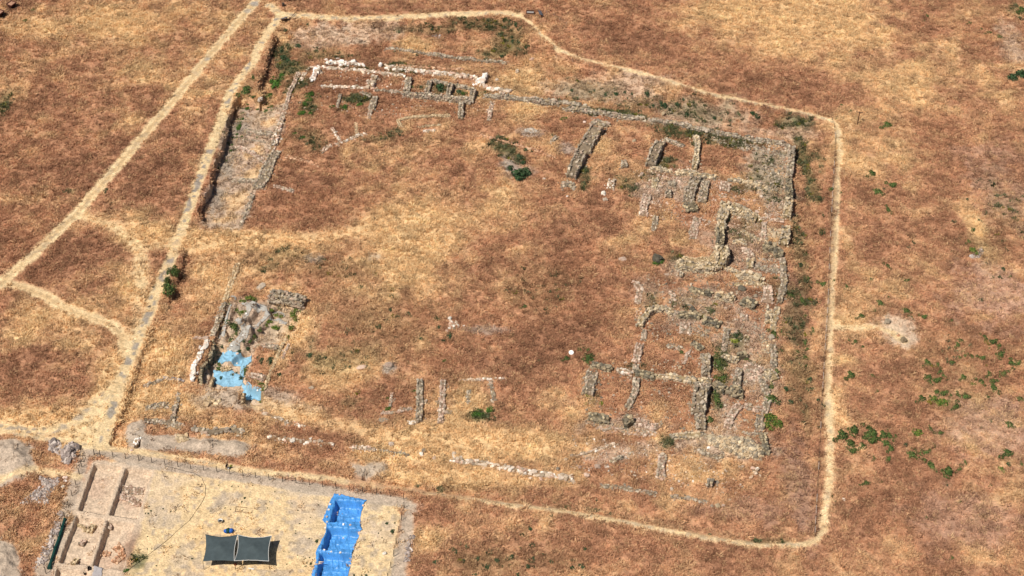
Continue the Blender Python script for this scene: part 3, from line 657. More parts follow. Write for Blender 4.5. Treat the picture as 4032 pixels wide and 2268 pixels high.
WALLS = [
 # north range
 ('low grey rubble wall, the farthest one, on the bank under the upper path', [(1518, 190), (1663, 207), (1787, 226), (1994, 246)], .9, .45, 'grey', dict(gap=.2)),
 ('row of big white blocks behind the walled rooms, at the left end', [(1290, 243), (1360, 247), (1431, 254)], .9, .5, 'white', dict(size=.7, rag=.15)),
 ('long row of white and pink blocks along the back of the rooms', [(1515, 264), (1600, 272), (1704, 286), (1828, 298), (1885, 308)], 1.1, .55, 'mixed', dict(size=.75, rag=.2)),
 ('low pinkish course just behind the long block row', [(1555, 256), (1700, 266), (1822, 273)], .6, .3, 'orange', dict(size=.55, gap=.3)),
 ('thin pale course edging the back of the brown left room', [(1215, 266), (1265, 263), (1331, 271), (1455, 282), (1600, 302)], .6, .3, 'mixed', dict(size=.6, rag=.2)),
 ('short cross wall of bright white blocks at the left end of the rooms', [(1248, 266), (1240, 292), (1232, 316)], 1.1, .5, 'white', dict(size=.8, rag=.1, fall=.1)),
 ('cross wall of pink and white blocks between the two brown rooms', [(1476, 298), (1466, 322), (1457, 345)], 1.3, .7, 'mixed', dict(size=.75, rag=.2)),
 ('grey cross wall with a dark shadow right of the second brown room', [(1613, 306), (1604, 345), (1600, 356)], 1.3, 1.0, 'grey', dict(size=.6)),
 ('left side wall of the little green grown cell', [(1693, 318), (1686, 342), (1682, 366)], .9, .9, 'grey', {}),
 ('middle grey cross wall with black shadow between the two little cells', [(1778, 331), (1770, 352), (1762, 376)], 1.0, 1.0, 'grey', {}),
 ('long grey masonry wall closing the front of the little cells', [(1590, 366), (1683, 376), (1760, 384), (1830, 393), (1853, 396)], 1.0, 1.2, 'grey', dict(size=.4, rag=.12)),
 ('low back wall of the little green grown cell', [(1693, 318), (1730, 323), (1768, 329)], .8, .6, 'grey', {}),
 ('low back wall of the right hand little cell', [(1787, 335), (1830, 343), (1864, 351)], .8, .7, 'grey', {}),
 ('right end wall of the little cells with a shadow beside it', [(1866, 352), (1860, 374), (1853, 396)], 1.1, 1.1, 'grey', {}),
 ('thin front wall running left from the little cells', [(1476, 354), (1530, 358), (1588, 363)], .6, .4, 'grey', dict(gap=.1)),
 ('low white and pink wall closing the front of the brown left room', [(1265, 340), (1330, 341), (1385, 342), (1450, 349)], .6, .35, 'mixed', dict(gap=.2, size=.55)),
 ('white block pier standing right of the block row end', [(1911, 292), (1905, 312), (1899, 332)], .9, .8, 'white', dict(size=.8, rag=.15)),
 ('small white pier left of the tall white pier', [(1886, 308), (1881, 320), (1878, 330)], .8, .6, 'white', dict(size=.7, rag=.2)),
 ('wall of large pale blocks running right from the white pier', [(1911, 344), (1960, 350), (2010, 358)], 1.0, .5, 'mixed', dict(size=.8)),
 ('grey terrace wall right of the little cells', [(1907, 374), (2000, 382), (2100, 394), (2205, 407)], 1.3, .8, 'grey', dict(size=.5)),
 ('pale terrace wall beside the dark green strip of weeds', [(2215, 425), (2280, 432), (2373, 445), (2435, 456), (2545, 469)], 1.2, .7, 'grey', dict(size=.5)),
 ('double course of pale blocks above the terrace wall bend', [(2203, 402), (2260, 410), (2320, 424)], .9, .6, 'grey', dict(size=.6)),
 ('far stretch of terrace wall reaching to the upper right corner', [(2550, 470), (2663, 485), (2745, 506), (2828, 523), (2920, 540)], 1.1, .6, 'grey', dict(size=.5)),
 ('broad broken wall top at the upper right corner of the precinct', [(2925, 541), (2985, 552), (3050, 562), (3105, 573)], 1.6, .6, 'grey', dict(size=.5, gap=.15)),
 ('narrow pale wall stub near the upper left corner', [(1203, 284), (1193, 300), (1182, 316)], .7, .4, 'mixed', {}),
 ('thin upper end of the left boundary wall', [(1178, 282), (1160, 322), (1140, 365), (1128, 410), (1112, 460)], .8, .45, 'pink', dict(gap=.15)),
 ('white stoned stretch of the left boundary wall beside the bare cut', [(1112, 460), (1104, 488), (1093, 520), (1079, 568), (1062, 598)], 1.2, .5, 'mixed', dict(size=.5, gap=.1)),
 ('broad grey stretch of the left boundary wall', [(1088, 592), (1066, 640), (1036, 704), (1012, 744)], 2.2, .45, 'grey', dict(size=.4)),
 ('lowest thin stretch of the left boundary wall', [(996, 762), (980, 815), (968, 845), (946, 888)], .8, .4, 'grey', dict(gap=.15)),
 ('upper grey stub wall across the bare cut', [(962, 513), (1000, 516), (1042, 524), (1090, 536)], 1.1, .45, 'grey', {}),
 ('slanting pale stub wall across the bare cut', [(925, 573), (960, 585), (995, 602), (1042, 638)], .8, .4, 'pink', {}),
 ('faint stone line across the bare cut between two stub walls', [(960, 545), (1000, 552), (1052, 562)], .4, .15, 'grey', dict(gap=.4, size=.3)),
 ('lower grey stub wall across the bare cut', [(916, 708), (965, 710), (1012, 713)], .9, .45, 'grey', {}),
 ('grey stub wall going down left of the weedy room', [(1340, 370), (1335, 395), (1328, 420)], .5, .5, 'grey', {}),
 ('heap like wall piece above the tall grey stub', [(1420, 360), (1445, 368), (1462, 376)], .9, .5, 'grey', dict(gap=.1)),
 ('tall grey stub wall with shadow below the brown rooms', [(1478, 380), (1470, 402), (1461, 425)], 1.3, .8, 'grey', {}),
 ('faint lower end of the tall grey stub wall', [(1460, 428), (1455, 448), (1450, 466)], .8, .35, 'pink', dict(gap=.1)),
 ('upright grey stub wall with black shadow right of the plaster bench', [(1818, 402), (1815, 430), (1813, 462)], 1.0, .9, 'grey', {}),
 ('pale stub wall further right below the terrace wall', [(1938, 398), (1931, 435), (1926, 474)], .8, .4, 'pink', dict(gap=.1)),
 ('smooth tan plastered bench wall bent at its left end', [(1578, 498), (1566, 474), (1600, 464), (1663, 458), (1774, 454)], .7, .4, 'tan', dict(size=.3, rag=.1, fall=.1)),
 ('short parallel pale step below the plastered bench', [(1640, 500), (1690, 496), (1728, 493)], .5, .2, 'tan', dict(gap=.3)),
 ('small stone line below the pale step', [(1655, 514), (1690, 514), (1715, 516)], .6, .25, 'mixed', dict(gap=.2)),
 ('left arm of the thin V shaped wall', [(1308, 505), (1324, 532), (1341, 560)], .6, .3, 'mixed', {}),
 ('right arm of the thin V shaped wall', [(1345, 560), (1385, 545), (1422, 530), (1446, 529)], .6, .3, 'mixed', {}),
 ('thin upright wall meeting the V shaped wall', [(1402, 484), (1404, 508), (1406, 530)], .5, .25, 'tan', {}),
 ('rubbly tail running left from the V shaped wall', [(1335, 566), (1290, 576), (1265, 597)], 1.0, .3, 'pink', dict(gap=.2)),
 ('pale thin wall line in the brown grass below the V shaped wall', [(1128, 616), (1180, 629), (1257, 654)], .8, .25, 'orange', dict(gap=.15)),
 ('flat pinkish wall stump right of the broad grey boundary wall', [(1075, 733), (1110, 740), (1157, 754)], .8, .25, 'pink', dict(gap=.05)),
 ('thin orange stone line slanting through the middle of the site', [(1885, 530), (1940, 545), (2000, 560), (2060, 578), (2120, 595), (2182, 621)], .7, .25, 'orange', dict(gap=.2)),
 ('small slanting stone stump beside the pale plaster floor', [(2194, 536), (2180, 550), (2166, 564)], .7, .4, 'grey', {}),
 # piers on the right half
 ('long leaning masonry pier, upper half, with a black shadow', [(2352, 500), (2325, 545), (2296, 592)], 3.0, 1.3, 'grey', dict(size=.45, top='sparse', rag=.15)),
 ('loose stone head at the top of the long leaning pier', [(2325, 478), (2355, 484), (2395, 496)], 1.4, .7, 'grey', dict(size=.6)),
 ('lower half of the long leaning pier', [(2292, 598), (2272, 640), (2248, 690)], 2.4, 1.3, 'grey', dict(size=.45, top='sparse', rag=.15)),
 ('stony foot at the bottom of the long leaning pier', [(2205, 730), (2232, 722), (2262, 735)], 1.4, .7, 'grey', dict(size=.55)),
 ('shorter leaning masonry pier with a black shadow and green weeds', [(2602, 552), (2584, 590), (2562, 645)], 2.4, 1.3, 'grey', dict(size=.45, rag=.15, top='sparse')),
 ('low pale wall running right from the shorter pier head', [(2612, 545), (2650, 560), (2690, 572)], .9, .5, 'grey', {}),
 ('thin upright wall left of the large upper right room', [(2740, 532), (2748, 570), (2745, 606), (2737, 640), (2735, 660)], 1.1, 1.0, 'yellow', {}),
 ('rubble wall along the foot of the large upper right room, left part', [(2657, 682), (2712, 681), (2770, 690), (2826, 700)], 1.3, .7, 'yellow', {}),
 ('rubble wall along the foot of the large upper right room, right part', [(2870, 703), (2920, 712), (2962, 722), (3005, 738)], 1.1, .8, 'yellow', dict(size=.5)),
 ('broad upright rubble wall with a rounded lower end', [(2742, 692), (2722, 745), (2706, 792)], 2.2, 1.1, 'grey', dict(size=.4)),
 ('round rubble stump below the broad upright wall', [(2712, 800), (2728, 826)], 2.0, 1.2, 'dark', dict(size=.45)),
 ('narrower upright rubble wall right of the broad one', [(2778, 706), (2772, 755), (2764, 794)], 1.7, .9, 'grey', dict(size=.4)),
 ('short pinkish upright stump right of two upright walls', [(2858, 715), (2852, 748)], 2.0, .6, 'pink', dict(size=.4)),
 ('tall ragged upright wall with dark shadow in the right ruins, upper part', [(2860, 795), (2846, 850), (2838, 895)], 2.0, 1.5, 'yellow', dict(size=.45)),
 ('tall ragged upright wall with dark shadow, middle part', [(2835, 898), (2834, 930), (2836, 968)], 1.6, 1.5, 'dark', dict(size=.45)),
 ('thick lower end of the tall ragged wall with a black shadow', [(2838, 975), (2842, 1010), (2838, 1040)], 2.6, 1.9, 'yellow', dict(size=.45)),
 ('yellowish sloping wall face running right from the tall wall', [(2872, 815), (2928, 836), (2980, 857)], 1.8, 1.3, 'yellow', dict(size=.45)),
 ('low pinkish stone line right of the yellowish wall face', [(2990, 862), (3040, 865), (3090, 868)], 1.0, .4, 'pink', {}),
 ('outer right wall with sharp shadow, top stretch', [(3119, 575), (3116, 620), (3112, 656), (3108, 690)], 1.4, 1.2, 'grey', {}),
 ('outer right wall with sharp shadow, middle stretch', [(3107, 700), (3106, 740), (3110, 778)], 1.3, 1.1, 'dark', {}),
 ('outer right wall with sharp shadow, bulging stretch', [(3108, 785), (3104, 815), (3100, 848)], 1.6, 1.5, 'yellow', {}),
 ('outer right wall with sharp shadow, lowest stretch', [(3092, 890), (3094, 925), (3086, 958)], 1.7, 1.5, 'yellow', {}),
 ('low pink wall parallel to the lowest outer stretch', [(3010, 875), (3008, 905), (3005, 940)], .9, .5, 'pink', {}),
 ('yellow wall face curving below the brown yard', [(2660, 1040), (2720, 1048), (2797, 1056), (2835, 1044)], 2.2, 1.1, 'yellow', dict(size=.42)),
 ('earthy wall bank above the yellow curving face', [(2690, 1018), (2740, 1026), (2800, 1020), (2828, 1005)], 1.6, .6, 'tan', dict(size=.35, gap=.3)),
 ('low stone line right of the tall ragged wall', [(2886, 953), (2912, 950), (2938, 957)], 1.1, .55, 'yellow', {}),
 ('dark lumpy wall near the outer right wall', [(3006, 974), (3040, 975), (3062, 988), (3072, 1008)], 1.6, 1.1, 'dark', dict(size=.55)),
 ('pinkish hooked wall in the right ruins', [(2922, 984), (2950, 988), (2958, 1012)], 1.3, .6, 'pink', {}),
 ('yellow stump below the pinkish hooked wall', [(2954, 1018), (2954, 1050)], 1.4, 1.0, 'yellow', dict(size=.5)),
 # middle right
 ('pink and white rubble wall at the left edge of the right ruins', [(2500, 1105), (2518, 1135), (2516, 1165), (2512, 1195)], 1.1, .35, 'pink', dict(gap=.1)),
 ('faint pink rubble line right of the pink and white wall', [(2640, 1145), (2650, 1162), (2652, 1182)], .9, .3, 'pink', dict(gap=.1)),
 ('short dark upright stump above the lumpy rubble bank', [(2685, 1068), (2684, 1088)], .8, .7, 'grey', {}),
 ('dark lumpy wall crossing above the left hooked wall', [(2719, 1133), (2760, 1146), (2800, 1156)], 1.3, .8, 'dark', dict(size=.5)),
 ('lumpy wall with yellow patches continuing to the right', [(2815, 1158), (2850, 1166), (2890, 1176)], 1.5, 1.1, 'yellow', dict(size=.55)),
 ('lumpy outcrop wall above a smooth yellow cut', [(2920, 1183), (2945, 1190), (2974, 1203)], 1.5, 1.2, 'dark', dict(size=.6)),
 ('big boulder wall with a yellow left end', [(2908, 1078), (2940, 1082), (2965, 1090), (3000, 1102)], 1.6, 1.1, 'yellow', dict(size=.6)),
 ('thick pale pink wall stump near the outer right edge', [(3022, 1120), (3026, 1150), (3022, 1190)], 1.8, .6, 'pink', {}),
 ('rubble stump below the thick pale pink wall', [(3032, 1215), (3028, 1240), (3026, 1268)], 1.3, .8, 'yellow', {}),
 ('hooked lumpy dark wall around the brown middle room', [(2518, 1280), (2540, 1245), (2580, 1214), (2620, 1218), (2648, 1232)], 1.3, .9, 'yellow', dict(size=.48)),
 ('dark lumpy wall right of the hooked wall', [(2672, 1238), (2710, 1238), (2758, 1245)], 1.3, .9, 'dark', dict(size=.5)),
 ('lumpy wall end with dark hollows in the middle right', [(2768, 1256), (2800, 1266), (2838, 1278)], 1.6, 1.0, 'dark', dict(size=.5)),
 ('broad pinkish rubble stump below the lumpy walls', [(2700, 1268), (2700, 1295), (2696, 1315)], 2.0, .5, 'pink', {}),
 ('small pink stone stump in open grass of the right ruins', [(2932, 1235), (2930, 1260)], 1.6, .5, 'pink', {}),
 ('left wall of the brown middle room, upper part', [(2540, 1295), (2538, 1315), (2532, 1338)], 1.0, .5, 'grey', {}),
 ('left wall of the brown middle room, lower part', [(2520, 1350), (2512, 1380), (2504, 1425)], 1.4, .45, 'pink', {}),
 ('low grey rubble patch wall inside the brown middle room', [(2630, 1362), (2660, 1360), (2680, 1374)], 1.2, .35, 'grey', {}),
 ('slanting dark wall right of the grey rubble patch', [(2728, 1345), (2745, 1358), (2766, 1376)], 1.2, .7, 'dark', {}),
 ('thin pale tail below the slanting dark wall', [(2716, 1378), (2706, 1396), (2692, 1432)], .6, .3, 'pink', dict(gap=.15)),
 # lower right rooms
 ('dark boulders wall starting the long cross wall, far left', [(2328, 1430), (2370, 1440), (2410, 1456)], 1.2, .9, 'dark', dict(size=.6)),
 ('pale middle stretch of the long cross wall', [(2428, 1458), (2460, 1464), (2492, 1472)], 1.1, .5, 'mixed', {}),
 ('blocky dark stretch of the long cross wall', [(2502, 1466), (2545, 1472), (2582, 1484)], 1.3, .9, 'dark', dict(size=.6)),
 ('right stretch of the long cross wall with yellow base', [(2618, 1481), (2680, 1490), (2748, 1500)], 1.3, .8, 'yellow', dict(size=.55)),
 ('left upright wall with shadow of the lower left room', [(2335, 1460), (2324, 1505), (2312, 1554)], 2.0, .7, 'grey', dict(size=.42)),
 ('thin upright wall parting the two lower rooms', [(2508, 1488), (2504, 1525), (2492, 1566), (2468, 1606)], 1.1, .65, 'grey', {}),
 ('massive upright wall with the longest black shadow', [(2768, 1512), (2757, 1560), (2752, 1620)], 2.7, 1.6, 'grey', dict(size=.45, rag=.15)),
 ('crumbling lower end of the massive upright wall', [(2752, 1628), (2762, 1655), (2760, 1682)], 1.8, 1.1, 'grey', {}),
 ('upright wall above the massive wall', [(2776, 1392), (2782, 1430), (2780, 1474)], 1.5, 1.1, 'grey', {}),
 ('lumpy wall over a bright yellow cut right of the massive wall', [(2800, 1506), (2828, 1520), (2858, 1532)], 1.6, 1.1, 'dark', dict(size=.55)),
 ('lumpy dark wall end further right over the yellow cut', [(2868, 1536), (2900, 1546), (2925, 1545)], 1.5, 1.0, 'dark', dict(size=.55)),
 ('upright rubble wall right of the green strip', [(2910, 1450), (2902, 1495), (2898, 1535)], 1.3, .8, 'grey', {}),
 ('yellow stones and boulders wall across the top of the small rooms', [(2840, 1398), (2872, 1408), (2905, 1424)], 1.0, .7, 'yellow', {}),
 ('big dark boulder stump with a black shadow', [(2920, 1388), (2925, 1402)], 1.9, 1.5, 'dark', dict(size=.6)),
 ('pinkish broad wall descending to the right edge', [(2925, 1440), (2975, 1452), (3002, 1466)], 1.8, .6, 'pink', {}),
 ('yellowish outer wall lump at the right edge', [(3010, 1464), (3040, 1474), (3050, 1492)], 1.8, .9, 'yellow', {}),
 ('outer rubble wall stretch going down the right edge', [(3002, 1490), (3010, 1530), (3026, 1562)], 1.4, .6, 'grey', {}),
 ('curved rubble wall of the lowest small room, left arm', [(2918, 1590), (2892, 1612), (2878, 1640), (2862, 1682)], 1.5, .6, 'pink', {}),
 ('curved rubble wall of the lowest small room, top arm', [(2926, 1592), (2955, 1604), (2988, 1612), (3030, 1604)], 1.3, .45, 'pink', {}),
 ('right rubble wall of the lowest small room', [(2998, 1632), (2990, 1660), (2992, 1694)], 1.5, .6, 'grey', {}),
 ('thin stone line closing the lowest small room', [(2920, 1700), (2950, 1710), (2985, 1706)], .6, .3, 'grey', dict(gap=.2)),
 ('rubble wall corner beside the big green thicket', [(3000, 1705), (3010, 1740), (3014, 1790)], 1.3, .7, 'dark', {}),
 ('dark lumpy wall below the left upright wall', [(2318, 1636), (2350, 1644), (2400, 1652)], 1.8, .9, 'dark', dict(size=.5)),
 ('great lumpy dark rock mass below the lower left room', [(2455, 1662), (2470, 1660), (2486, 1668)], 2.4, 1.2, 'dark', dict(size=.6, rag=.5)),
 ('pink and tan rubble wall running right below the two rooms', [(2500, 1662), (2545, 1668), (2590, 1690)], 2.0, .5, 'pink', {}),
 ('straight course of grey blocks left of the yellow rubble slope', [(2640, 1718), (2690, 1717), (2741, 1714), (2778, 1712)], 1.2, .6, 'yellow', dict(size=.5)),
 ('low curved rubble edge under the yellow rubble slope', [(2755, 1765), (2780, 1788), (2815, 1798), (2850, 1790)], 1.0, .35, 'grey', dict(gap=.1)),
 ('upright pink stone wall alone in the southern grass', [(2610, 1785), (2606, 1830), (2600, 1885)], 1.5, .5, 'pink', dict(size=.45)),
 ('squared pier of pale blocks at the lower right corner', [(2960, 1850), (2985, 1852)], 1.6, .6, 'mixed', dict(size=.7, rag=.1)),
 ('small rubble line left of the squared pier', [(2906, 1836), (2925, 1840)], .8, .5, 'grey', {}),
 ('small free standing stone pillar with shadow in the southern grass', [(2800, 1888), (2794, 1912)], 1.0, 1.0, 'grey', dict(size=.5)),
 ('long south wall of brown and white squared blocks', [(2000, 1842), (2078, 1857), (2149, 1868), (2205, 1876), (2259, 1886)], 1.0, .5, 'mixed', dict(size=.65, rag=.2)),
 ('left stretch of the south wall with loose white stones', [(1776, 1808), (1820, 1815), (1913, 1826), (1995, 1840)], .9, .4, 'mixed', dict(size=.55, gap=.25)),
 ('rubbly stretch of the south wall after a gap', [(2368, 1912), (2451, 1917), (2521, 1935), (2585, 1947)], .9, .35, 'grey', dict(gap=.2)),
 ('thin last stretch of the south wall at the right', [(2640, 1953), (2720, 1964), (2792, 1979)], .6, .3, 'grey', dict(gap=.2)),
 ('faint white slanting stone line above the squared slabs', [(2260, 1795), (2333, 1778), (2380, 1762), (2423, 1743)], .6, .2, 'mixed', dict(gap=.25)),
 ('dark slanting wall beside the white slab', [(2404, 1818), (2432, 1806), (2459, 1794)], .7, .45, 'grey', {}),
 ('thin upper end of the dark slanting wall', [(2472, 1788), (2497, 1778)], .5, .3, 'grey', {}),
 # centre and south west
 ('upright grey wall with a side spur in the southern straw', [(1652, 1490), (1652, 1540), (1654, 1590), (1648, 1655)], 1.1, .7, 'grey', dict(size=.38)),
 ('side spur of the upright grey wall', [(1662, 1585), (1680, 1578)], .8, .5, 'grey', {}),
 ('second upright wall in the southern straw, right of the first', [(1745, 1495), (1742, 1556), (1740, 1610), (1734, 1665)], .9, .5, 'pink', dict(size=.38)),
 ('left spur of the second upright wall', [(1716, 1585), (1738, 1574)], .6, .4, 'grey', {}),
 ('right spur of the second upright wall', [(1744, 1625), (1776, 1622)], .7, .4, 'grey', {}),
 ('short dark stone line far right of the two upright walls', [(1930, 1500), (1936, 1525), (1948, 1574)], .6, .3, 'grey', dict(gap=.3)),
 ('broken white stone line at the edge of the brown grass', [(1800, 1497), (1870, 1497), (1930, 1493), (1995, 1487)], .5, .2, 'mixed', dict(gap=.45)),
 ('thin broken line of stones left of the right short line', [(1848, 1535), (1842, 1558), (1846, 1592)], .6, .25, 'grey', dict(gap=.3)),
 ('faint upright stone line left of the first upright wall', [(1544, 1545), (1540, 1575), (1535, 1600)], .5, .25, 'pink', dict(gap=.3)),
 ('low rubble foot wall left of the first upright wall', [(1500, 1625), (1560, 1622), (1625, 1606)], .7, .25, 'pink', dict(gap=.3)),
 ('scattered white stone line south of the old pit', [(1030, 1622), (1137, 1664), (1200, 1680)], .6, .25, 'mixed', dict(gap=.5)),
 ('broken line of white stones left of the small southern cut', [(1052, 1718), (1137, 1730), (1255, 1738), (1314, 1751)], .7, .4, 'mixed', dict(gap=.4, size=.55)),
 ('low stone edge above the small southern cut', [(1375, 1757), (1430, 1764), (1486, 1773)], .7, .4, 'mixed', dict(gap=.1)),
 ('sparse stones right of the small southern cut', [(1495, 1773), (1550, 1780), (1608, 1789)], .5, .25, 'grey', dict(gap=.45)),
 ('upper short rubble row near the sealed well', [(571, 1606), (620, 1596), (667, 1597)], 1.5, .5, 'grey', {}),
 ('lower short rubble row near the grey spoil', [(568, 1652), (620, 1656), (671, 1662), (716, 1682)], 1.2, .4, 'grey', dict(gap=.1)),
 ('thin rubble row joining upward between the short rows', [(703, 1545), (700, 1575), (688, 1610), (678, 1662)], .7, .35, 'grey', dict(gap=.2)),
 ('low dark edged wall left of the old pit', [(563, 1521), (600, 1508), (642, 1491)], .7, .45, 'grey', {}),
 ('faint pale continuation of the dark edged wall', [(645, 1490), (690, 1493), (728, 1498)], .6, .2, 'gravel', dict(gap=.2)),
 ('row of big grey blocks above the long spoil heap', [(760, 1690), (840, 1700), (905, 1690), (960, 1702)], 1.1, .6, 'grey', dict(size=.7, gap=.2)),
 ('single file of white stones along the brink of the old pit', [(820, 1338), (800, 1372), (783, 1407), (762, 1440), (757, 1495)], .7, .45, 'white', dict(size=.6, rag=.1, fall=.1)),
 ('flush wall with dark right edge along the upper old pit', [(936, 1037), (920, 1085), (906, 1128), (886, 1182)], .9, .3, 'tan', {}),
 ('dark edged wall along the left side of the old pit', [(884, 1188), (866, 1240), (852, 1285), (836, 1322)], 1.0, .3, 'grey', {}),
 ('thick grey masonry wall with a flat front at the back of the old pit', [(1060, 1160), (1110, 1168), (1160, 1177), (1203, 1186)], 1.9, 1.6, 'grey', dict(size=.5, rag=.08, fall=.2)),
 ('pale rubble wall under a strip of straw beside the old pit', [(1006, 1358), (1050, 1361), (1096, 1366)], 1.0, .7, 'grey', dict(size=.4)),
 ('pale rubble slope between the faded blue sheets and the grass', [(978, 1475), (1010, 1482), (1045, 1490)], 1.6, .6, 'pink', dict(size=.4)),
 ('low earth and stone sill between the two faded blue sheets', [(868, 1455), (890, 1452), (910, 1448)], .9, .5, 'tan', dict(size=.35)),
 ('thin stony edge line right of the old pit', [(1130, 1330), (1098, 1390), (1068, 1460), (1045, 1520), (1030, 1580)], .6, .3, 'tan', dict(gap=.15, size=.35)),
 ('thin pink stone edge right of the pale rubble wall', [(1138, 1352), (1126, 1380), (1112, 1412)], .4, .25, 'pink', dict(gap=.1)),
 ('white stone retaining wall in the black cut beside the spoil', [(549, 1712), (541, 1728), (530, 1748)], .8, .5, 'white', dict(size=.55, rag=.1, fall=0)),
 ('flat pink stone beam on the straw left of the old pit', [(764, 1331), (790, 1332), (818, 1334)], .6, .3, 'pink', dict(size=.6, fall=0, rag=.1)),
 # joints and outer stretches of the right ruins
 ('ragged outer edge wall below the dark lumpy corner', [(3078, 1015), (3084, 1060), (3088, 1110), (3078, 1150), (3070, 1192)], 1.2, .7, 'grey', {}),
 ('low broken outer edge wall by the thick pink stump', [(3066, 1205), (3052, 1245), (3044, 1300)], 1.1, .4, 'yellow', dict(gap=.15)),
 ('low rubbly outer edge wall below the dark grey boulder', [(3044, 1350), (3046, 1400), (3048, 1455)], 1.2, .45, 'grey', dict(gap=.1)),
 ('outer edge wall joint above the curved rubble wall', [(3026, 1568), (3018, 1598), (3008, 1628)], 1.3, .6, 'grey', {}),
 ('short wall joining the long cross wall from above', [(2505, 1432), (2502, 1462)], 1.1, .5, 'grey', {}),
 ('low rubble line running right from the shorter pier foot', [(2560, 662), (2605, 668), (2652, 680)], 1.0, .5, 'yellow', {}),
 ('upright rubble wall on the bank left of two upright walls', [(2551, 762), (2538, 805), (2532, 848)], 1.7, .6, 'pink', {}),
 ('thin upright rubble wall below the bank', [(2582, 852), (2578, 880), (2572, 908)], 1.0, .5, 'grey', {}),
 ('flat pinkish upright rubble strip in the brown middle field', [(2745, 856), (2736, 890), (2728, 938)], 1.7, .35, 'pink', {}),
 ('short upright wall left of the small rubble knob', [(2580, 694), (2576, 738)], 1.3, .5, 'yellow', {}),
 ('dark rubble knob beside the broad upright wall', [(2634, 748), (2630, 775)], 1.2, .8, 'grey', {}),
 ('short upright stone wall above the dark rubble knob', [(2644, 708), (2650, 735)], 1.2, .6, 'grey', {}),
 ('pale upright wall above the white block', [(2409, 706), (2404, 744)], 1.3, .5, 'mixed', {}),
 ('small square pier left of the shorter leaning pier', [(2456, 632), (2460, 656)], 1.2, .7, 'grey', {}),
 ('low yellow wall base linking wall face and boulder wall', [(2838, 1042), (2875, 1062), (2906, 1078)], 1.1, .5, 'yellow', {}),
 ('low joint between hooked wall and dark lumpy wall', [(2648, 1230), (2672, 1237)], 1.0, .5, 'grey', {}),
 ('low joint in the middle of the long cross wall', [(2584, 1482), (2618, 1481)], 1.0, .5, 'yellow', {}),
 ('wall joint at the head of the massive wall', [(2750, 1500), (2802, 1507)], 1.4, .9, 'yellow', {}),
 ('low yellow wall tail right of the upper right room', [(3002, 738), (3042, 752)], 1.0, .5, 'yellow', {}),
 ('low wall along the foot of the grassy yard', [(2920, 905), (2960, 930), (3000, 945)], .9, .4, 'yellow', dict(gap=.1)),
 ('faint wall line between the pinkish hooked wall and the outer edge', [(2965, 1050), (3010, 1060), (3070, 1068)], 1.0, .4, 'grey', dict(gap=.2)),
 ('rubble wall crossing under the big boulder wall', [(2890, 1120), (2950, 1115), (3010, 1118)], .9, .35, 'yellow', dict(gap=.2)),
 ('upright rubble line in the middle of the right ruins', [(2860, 1290), (2858, 1330), (2850, 1380)], 1.0, .4, 'grey', dict(gap=.2)),
 # dig
 ('slanting pale wall stub in the lower left dig square', [(370, 2066), (361, 2080), (352, 2096)], .9, .6, 'tan', dict(size=.35, fall=.3)),
 ('small stone stump in the middle of the lower left dig square', [(329, 2126), (318, 2146)], .9, .6, 'pink', dict(size=.35)),
 ('pale stub with a black shadow at the foot of the lower left dig square', [(300, 2198), (286, 2220)], .7, .7, 'tan', dict(size=.35, fall=.2)),
 ('faint pale rubble band across the upper right dig square', [(478, 1920), (520, 1930), (565, 1935)], 1.6, .2, 'pink', dict(size=.35)),
 ('pink rubble patch wall left of the slit in the upper right dig square', [(470, 1955), (505, 1962), (552, 1985)], 1.6, .3, 'pink', dict(size=.4)),
 ('pale rubble lump at the head of the lower right dig square', [(430, 2060), (426, 2082)], 1.1, .5, 'pink', dict(size=.4)),
 ('reddish rubble band in the lower right dig square', [(402, 2176), (420, 2180), (436, 2178)], .9, .3, 'orange', dict(size=.35)),
 ('red brown rubble heap wall at the edge of the scorched earth', [(455, 2150), (470, 2162), (480, 2185), (448, 2215)], 1.4, .3, 'orange', dict(size=.35)),
 ('pale stones row along the top of the lower left dig square', [(302, 2066), (325, 2072), (340, 2092)], .6, .25, 'tan', dict(size=.3, gap=.3)),
]
for lb, pts, w_, h_, pal, kw in WALLS:
    wall(lb, pts, w_, h_, pal, group=G, **kw)

def inner(pts, dx, dy=0.0): return W0(pts, -.3)+np.array([dx, dy])
wall('tall shade-darkened stone facing under the file of white stones in the old pit', None, .5, 2.0, 'dark', .42, .12, group=G, fall=.1, xy=inner(ZQ([(312, 25), (285, 100), (250, 200)]), .45))  # dark stone colours paint in the shade of this sunless pit side
wall('lower stone facing left of the shelf in the old pit', None, .5, 1.15, 'dark', .42, .12, group=G, fall=.1, xy=inner(ZQ([(236, 215), (160, 340), (146, 440), (154, 515)]), .45))  # stone colour darkened likewise to stand for shade
wall('dark stone facing between the shelf and the widest faded sheet', None, .45, 1.0, 'tan', .4, .12, group=G, fall=.1, xy=inner(ZQ([(286, 350), (266, 440), (246, 540)]), .45))
wall('dark stone corner beside the lower right faded sheet', None, .45, 1.9, 'tan', .4, .12, group=G, fall=.1, xy=inner(ZQ([(662, 600), (650, 660), (636, 735)]), .4))
